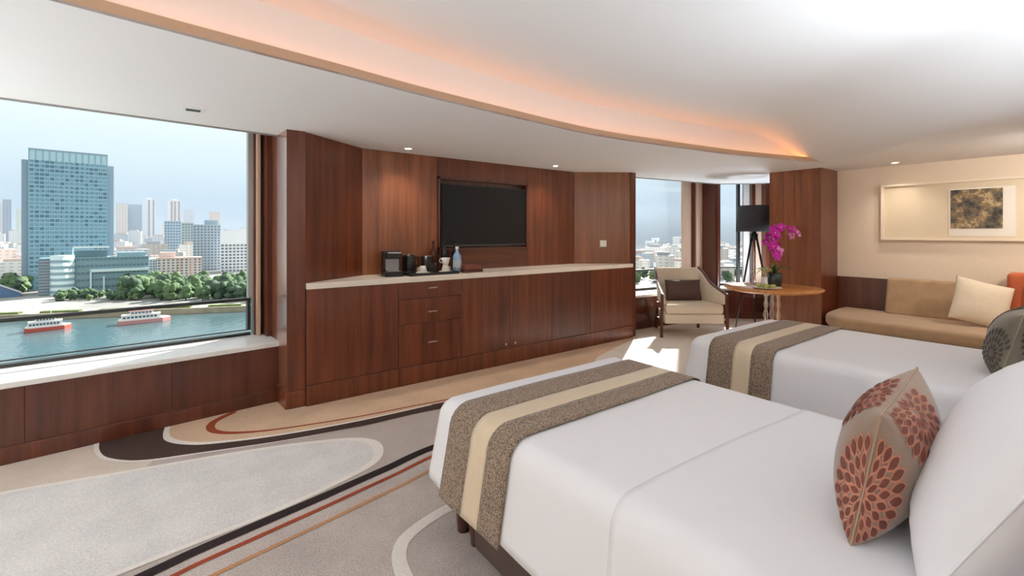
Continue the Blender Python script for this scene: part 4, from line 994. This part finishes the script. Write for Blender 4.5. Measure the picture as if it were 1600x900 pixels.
# blue sloped riverside hall
c, W, hd = span(-30, 34, 300)
t = thing('riverside_hall', 'low blue glass hall with a sloping roof at the left edge of the view', 'building', (c.x, c.y, GZ), hd)
BL = mat('blue_glazing', lin(92, 124, 160), .3)
MB().add([(-W/2, 0, 0), (W/2, 0, 0), (W/2, 16, 0), (-W/2, 16, 0), (-W/2, 0, 13), (W/2, 0, 2.5), (W/2, 16, 2.5), (-W/2, 16, 13)], [(0, 1, 5, 4), (1, 2, 6, 5), (2, 3, 7, 6), (3, 0, 4, 7), (4, 5, 6, 7), (3, 2, 1, 0)]).build('hall_body', BL, t)
MB().bar((-W/2, -.5, 13.4), (W/2, -.5, 2.9), 1.2, .8).build('roof_rib', PALE, t)
# scattered low quarter behind
rg = random.Random(11)
LOWM = [facade('low_%d' % i, c, tuple([*[k*.72 for k in c[:3]], 1]), 5.5, 3.3, .5, .45) for i, c in enumerate([lin(232, 228, 222), lin(222, 206, 198), lin(206, 210, 216), lin(190, 182, 176), lin(240, 238, 236), lin(176, 186, 196)])]
RF = [mat('roof_%d' % i, c, .8) for i, c in enumerate([lin(196, 178, 168), lin(214, 212, 210), lin(160, 168, 176)])]
unitb = {}
def low(px, d, h, wd, dp, group, label):
    c = at(px, d); hd = math.atan2(c.y, c.x)-PI/2 + rg.uniform(-.5, .5)
    i = rg.randrange(len(LOWM))
    nm = ['cream', 'rosy beige', 'pale grey', 'taupe', 'white', 'blue grey'][i] + (' tall narrow building' if h > 34 else ' low building') + (' in the near streets' if d < 800 else ' in the far streets')
    t = thing('low_building', nm + ' ' + label, 'building', (c.x, c.y, GZ), hd, nm + ', ' + group)
    MB().box(-wd/2, wd/2, -dp/2, dp/2, 0, h).build('walls', LOWM[i], t)
    q = rg.uniform(.2, .5)
    MB().box(-wd*q, wd*q*.6, -dp*.3, dp*.3, h, h+rg.uniform(2, 4)).build('roof_hut', RF[rg.randrange(3)], t)
foot = []
def free(p, r):
    if any((p.x-q[0])**2+(p.y-q[1])**2 < (r+q[2])**2 for q in foot): return False
    foot.append((p.x, p.y, r)); return True
for o in list(COL.objects):
    if o.get('category') == 'building': foot.append((o.location.x, o.location.y, 34 if 'tower' in o.name or 'podium' in o.name else 26))
for i in range(900):
    d = 425*(7.5**rg.random()); px = rg.uniform(-60, 420)
    if len(foot) > 318 or not free(at(px, d), 13): continue
    low(px, d, rg.uniform(12, 30) + (rg.uniform(10, 40) if d > 900 and rg.random() < .45 else 0), rg.uniform(14, 34), rg.uniform(12, 24), 'low quarter seen through the big window', 'behind the glass tower')
G2 = 'low quarter seen through the far window'
for i in range(110):
    px = rg.uniform(985, 1175); d = 420*(2.2**rg.random())
    if not free(at(px, d), 17): continue
    low(px, d, rg.uniform(10, 26), rg.uniform(14, 34), rg.uniform(12, 24), G2, 'seen in the far window past the armchair')
def slab(px0, px1, py, d, label, st):
    t, W, D, H = building(px0, px1, py, d, WHT, label, 'residential_tower', depth=26)
    b = MB()
    for a0, a1 in st: b.box(W*(a0-.5), W*(a1-.5), -D/2-.7, -D/2, 0, H-3)
    stuff(b.build('balcony_stack', bpy.data.materials['pale_stack'] if 'pale_stack' in bpy.data.materials else mat('pale_stack', lin(176, 186, 194), .8), t))
slab(1051, 1084, 371, 900, 'wide white tower with grey stripes behind the armchair', ((.34, .52), (.62, .72), (.84, .96)))
slab(1008, 1022, 378, 950, 'short white tower left in the far window', ((.2, .45), (.6, .8)))
slab(1018, 1030, 373, 990, 'middle tallest white tower of the cluster in the far window', ((.4, .6),))
slab(1029, 1041, 379, 970, 'right white tower of the cluster in the far window', ((.3, .7),))
slab(1090, 1100, 392, 1100, 'small pale tower beside the jamb of the far window', ((.3, .7),))
slab(1138, 1153, 393, 900, 'pale tower in the narrow corner window', ((.2, .4), (.6, .8)))
# trees along the river
TRG = [mat('tree_green_%d' % i, c, .9, var=.35, scale=.35) for i, c in enumerate([lin(82, 108, 74), lin(100, 124, 84), lin(70, 92, 72)])]
BARK = mat('bark', lin(92, 78, 64), .9)
protos = []
for i in range(4):
    b = MB()
    for k_ in range(12):
        a = rg.uniform(0, 2*PI); r_ = rg.uniform(0, 2.8); b.blob((r_*math.cos(a), r_*math.sin(a), rg.uniform(2.2, 7)), rg.uniform(1.5, 2.6), rg.uniform(1.5, 2.6), rg.uniform(1.2, 2.1), 8, 6, wob=.5)
    protos.append((b.mesh('crown'), MB().tube([(0, 0, 0), (0, 0, 5)], [.35, .2], 6).mesh('trunk')))
for cm_, tm_ in protos: tm_.materials.append(BARK)
crowns = []
for i, (cm_, tm_) in enumerate(protos):
    for g in TRG:
        q = cm_.copy(); q.materials.append(g); crowns.append((q, tm_))
def tree(p, s, label, group):
    t = thing('tree', label, 'tree', (p[0], p[1], GZ), rg.uniform(0, 6), group); t.scale = (s, s, s*rg.uniform(.85, 1.15))
    cm_, tm_ = rg.choice(crowns)
    for nm, me in (('crown', cm_), ('trunk', tm_)):
        o = bpy.data.objects.new(nm, me); COL.objects.link(o); o.parent = t
tfoot = []
def tfree(p, r):
    if any((p.x-q[0])**2+(p.y-q[1])**2 < (r+q[2])**2 for q in tfoot): return False
    tfoot.append((p.x, p.y, r)); return True
for i in range(420):
    px = rg.uniform(190, 420); d = rg.uniform(286, 366)
    if not tfree(at(px, d), 2.9): continue
    tree(at(px, d), rg.uniform(.95, 1.5), 'broad green tree in the riverside belt before the pinkish block', 'trees of the riverside belt')
for i in range(46):
    tree(at(rg.uniform(85, 215), rg.uniform(285, 306)), rg.uniform(.5, .75), 'small round tree in the row before the teal podium', 'small trees before the podium')
for i in range(12):
    tree(at(rg.uniform(12, 52), rg.uniform(318, 345)), rg.uniform(1.0, 1.6), 'dark tree in the clump left of the podium', 'clump left of the podium')
for i in range(40):
    tree(at(rg.uniform(985, 1170), rg.uniform(385, 450)), rg.uniform(.7, 1.1), 'green tree across the river seen past the armchair', 'trees seen past the armchair')
# excursion boats
HULL = mat('boat_red', lin(206, 92, 78), .5); HULLP = mat('boat_pink', lin(214, 150, 146), .5); DECK = mat('boat_white', lin(244, 236, 230), .5)
def boat(px0, px1, py, label, hm):
    d = 711*(1.4-WZ)/(py-365); c, W, hd = span(px0, px1, d); W *= 1.0
    t = thing('excursion_boat', label, 'boat', (c.x, c.y, WZ-.3), hd)
    bw_ = 3.2
    pl = [(-W/2, -bw_*.7), (-W*.42, -bw_), (W*.34, -bw_), (W/2, 0), (W*.34, bw_), (-W*.42, bw_), (-W/2, bw_*.7)]
    MB().prism(pl, 0, 2.0).build('hull', hm, t)
    MB().prism([(x*.97, y*.95) for x, y in pl], 2.0, 2.5).build('deck_edge', DECK, t)
    MB().box(-W*.43, W*.30, -bw_*.8, bw_*.8, 2.4, 4.6).build('cabin', DECK, t)
    b = MB()
    for i in range(9): b.box(-W*.40+W*.072*i, -W*.40+W*.072*i+W*.05, -bw_*.8-.08, bw_*.8+.08, 3.0, 4.0)
    stuff(b.build('cabin_windows', WIN, t))
    MB().box(-W*.28, W*.16, -bw_*.6, bw_*.6, 4.6, 6.3).build('upper_cabin', DECK, t)
    b = MB()
    for i in range(6): b.box(-W*.25+W*.066*i, -W*.25+W*.066*i+W*.045, -bw_*.6-.06, bw_*.6+.06, 5.1, 5.9)
    stuff(b.build('upper_windows', WIN, t))
    MB().box(-W*.30, W*.18, -bw_*.68, bw_*.68, 6.3, 6.55).build('roof', hm, t)
    MB().tube([(W*.05, 0, 6.5), (W*.05, 0, 9)], .12, 6).build('mast', DECK, t)
boat(39, 113, 515, 'red and white excursion boat on the left of the river', HULL)
boat(185, 268, 503, 'pinkish white excursion boat nearer the promenade', HULLP)

# haze over the town
def haze_mat(name, dens):
    m = bpy.data.materials.new(name); m.use_nodes = True; t = m.node_tree; t.nodes.clear(); c = (.50, .60, .70, 1)
    a = t.nodes.new('ShaderNodeVolumeScatter'); a.inputs['Color'].default_value = c; a.inputs['Density'].default_value = dens
    b = t.nodes.new('ShaderNodeVolumeAbsorption'); b.inputs['Color'].default_value = c; b.inputs['Density'].default_value = dens
    ad = t.nodes.new('ShaderNodeAddShader'); o = t.nodes.new('ShaderNodeOutputMaterial')
    t.links.new(a.outputs[0], ad.inputs[0]); t.links.new(b.outputs[0], ad.inputs[1]); t.links.new(ad.outputs[0], o.inputs['Volume']); return m
def hz(a, bq, c, d2): return [quay(a, bq, 0)[:2], quay(c, bq, 0)[:2], quay(c+2500, d2, 0)[:2], quay(a-2500, d2, 0)[:2]]
lab(stuff(MB().prism(hz(-1500, 60, 2500, 6500), GZ-5, 110).build('haze', haze_mat('thin_haze', 1/3600))), 'pale thin haze lying over the whole town')
MS = 1030
q0, q1, q2, q3 = at(930, MS), at(1260, MS), at(1260, 5500), at(930, 5500)
lab(stuff(MB().prism([q[:2] for q in (q0, q1, q2, q3)], GZ-4, 70).build('mist', haze_mat('dense_mist', 1/320))), 'dense mist bank behind the white towers of the far window')
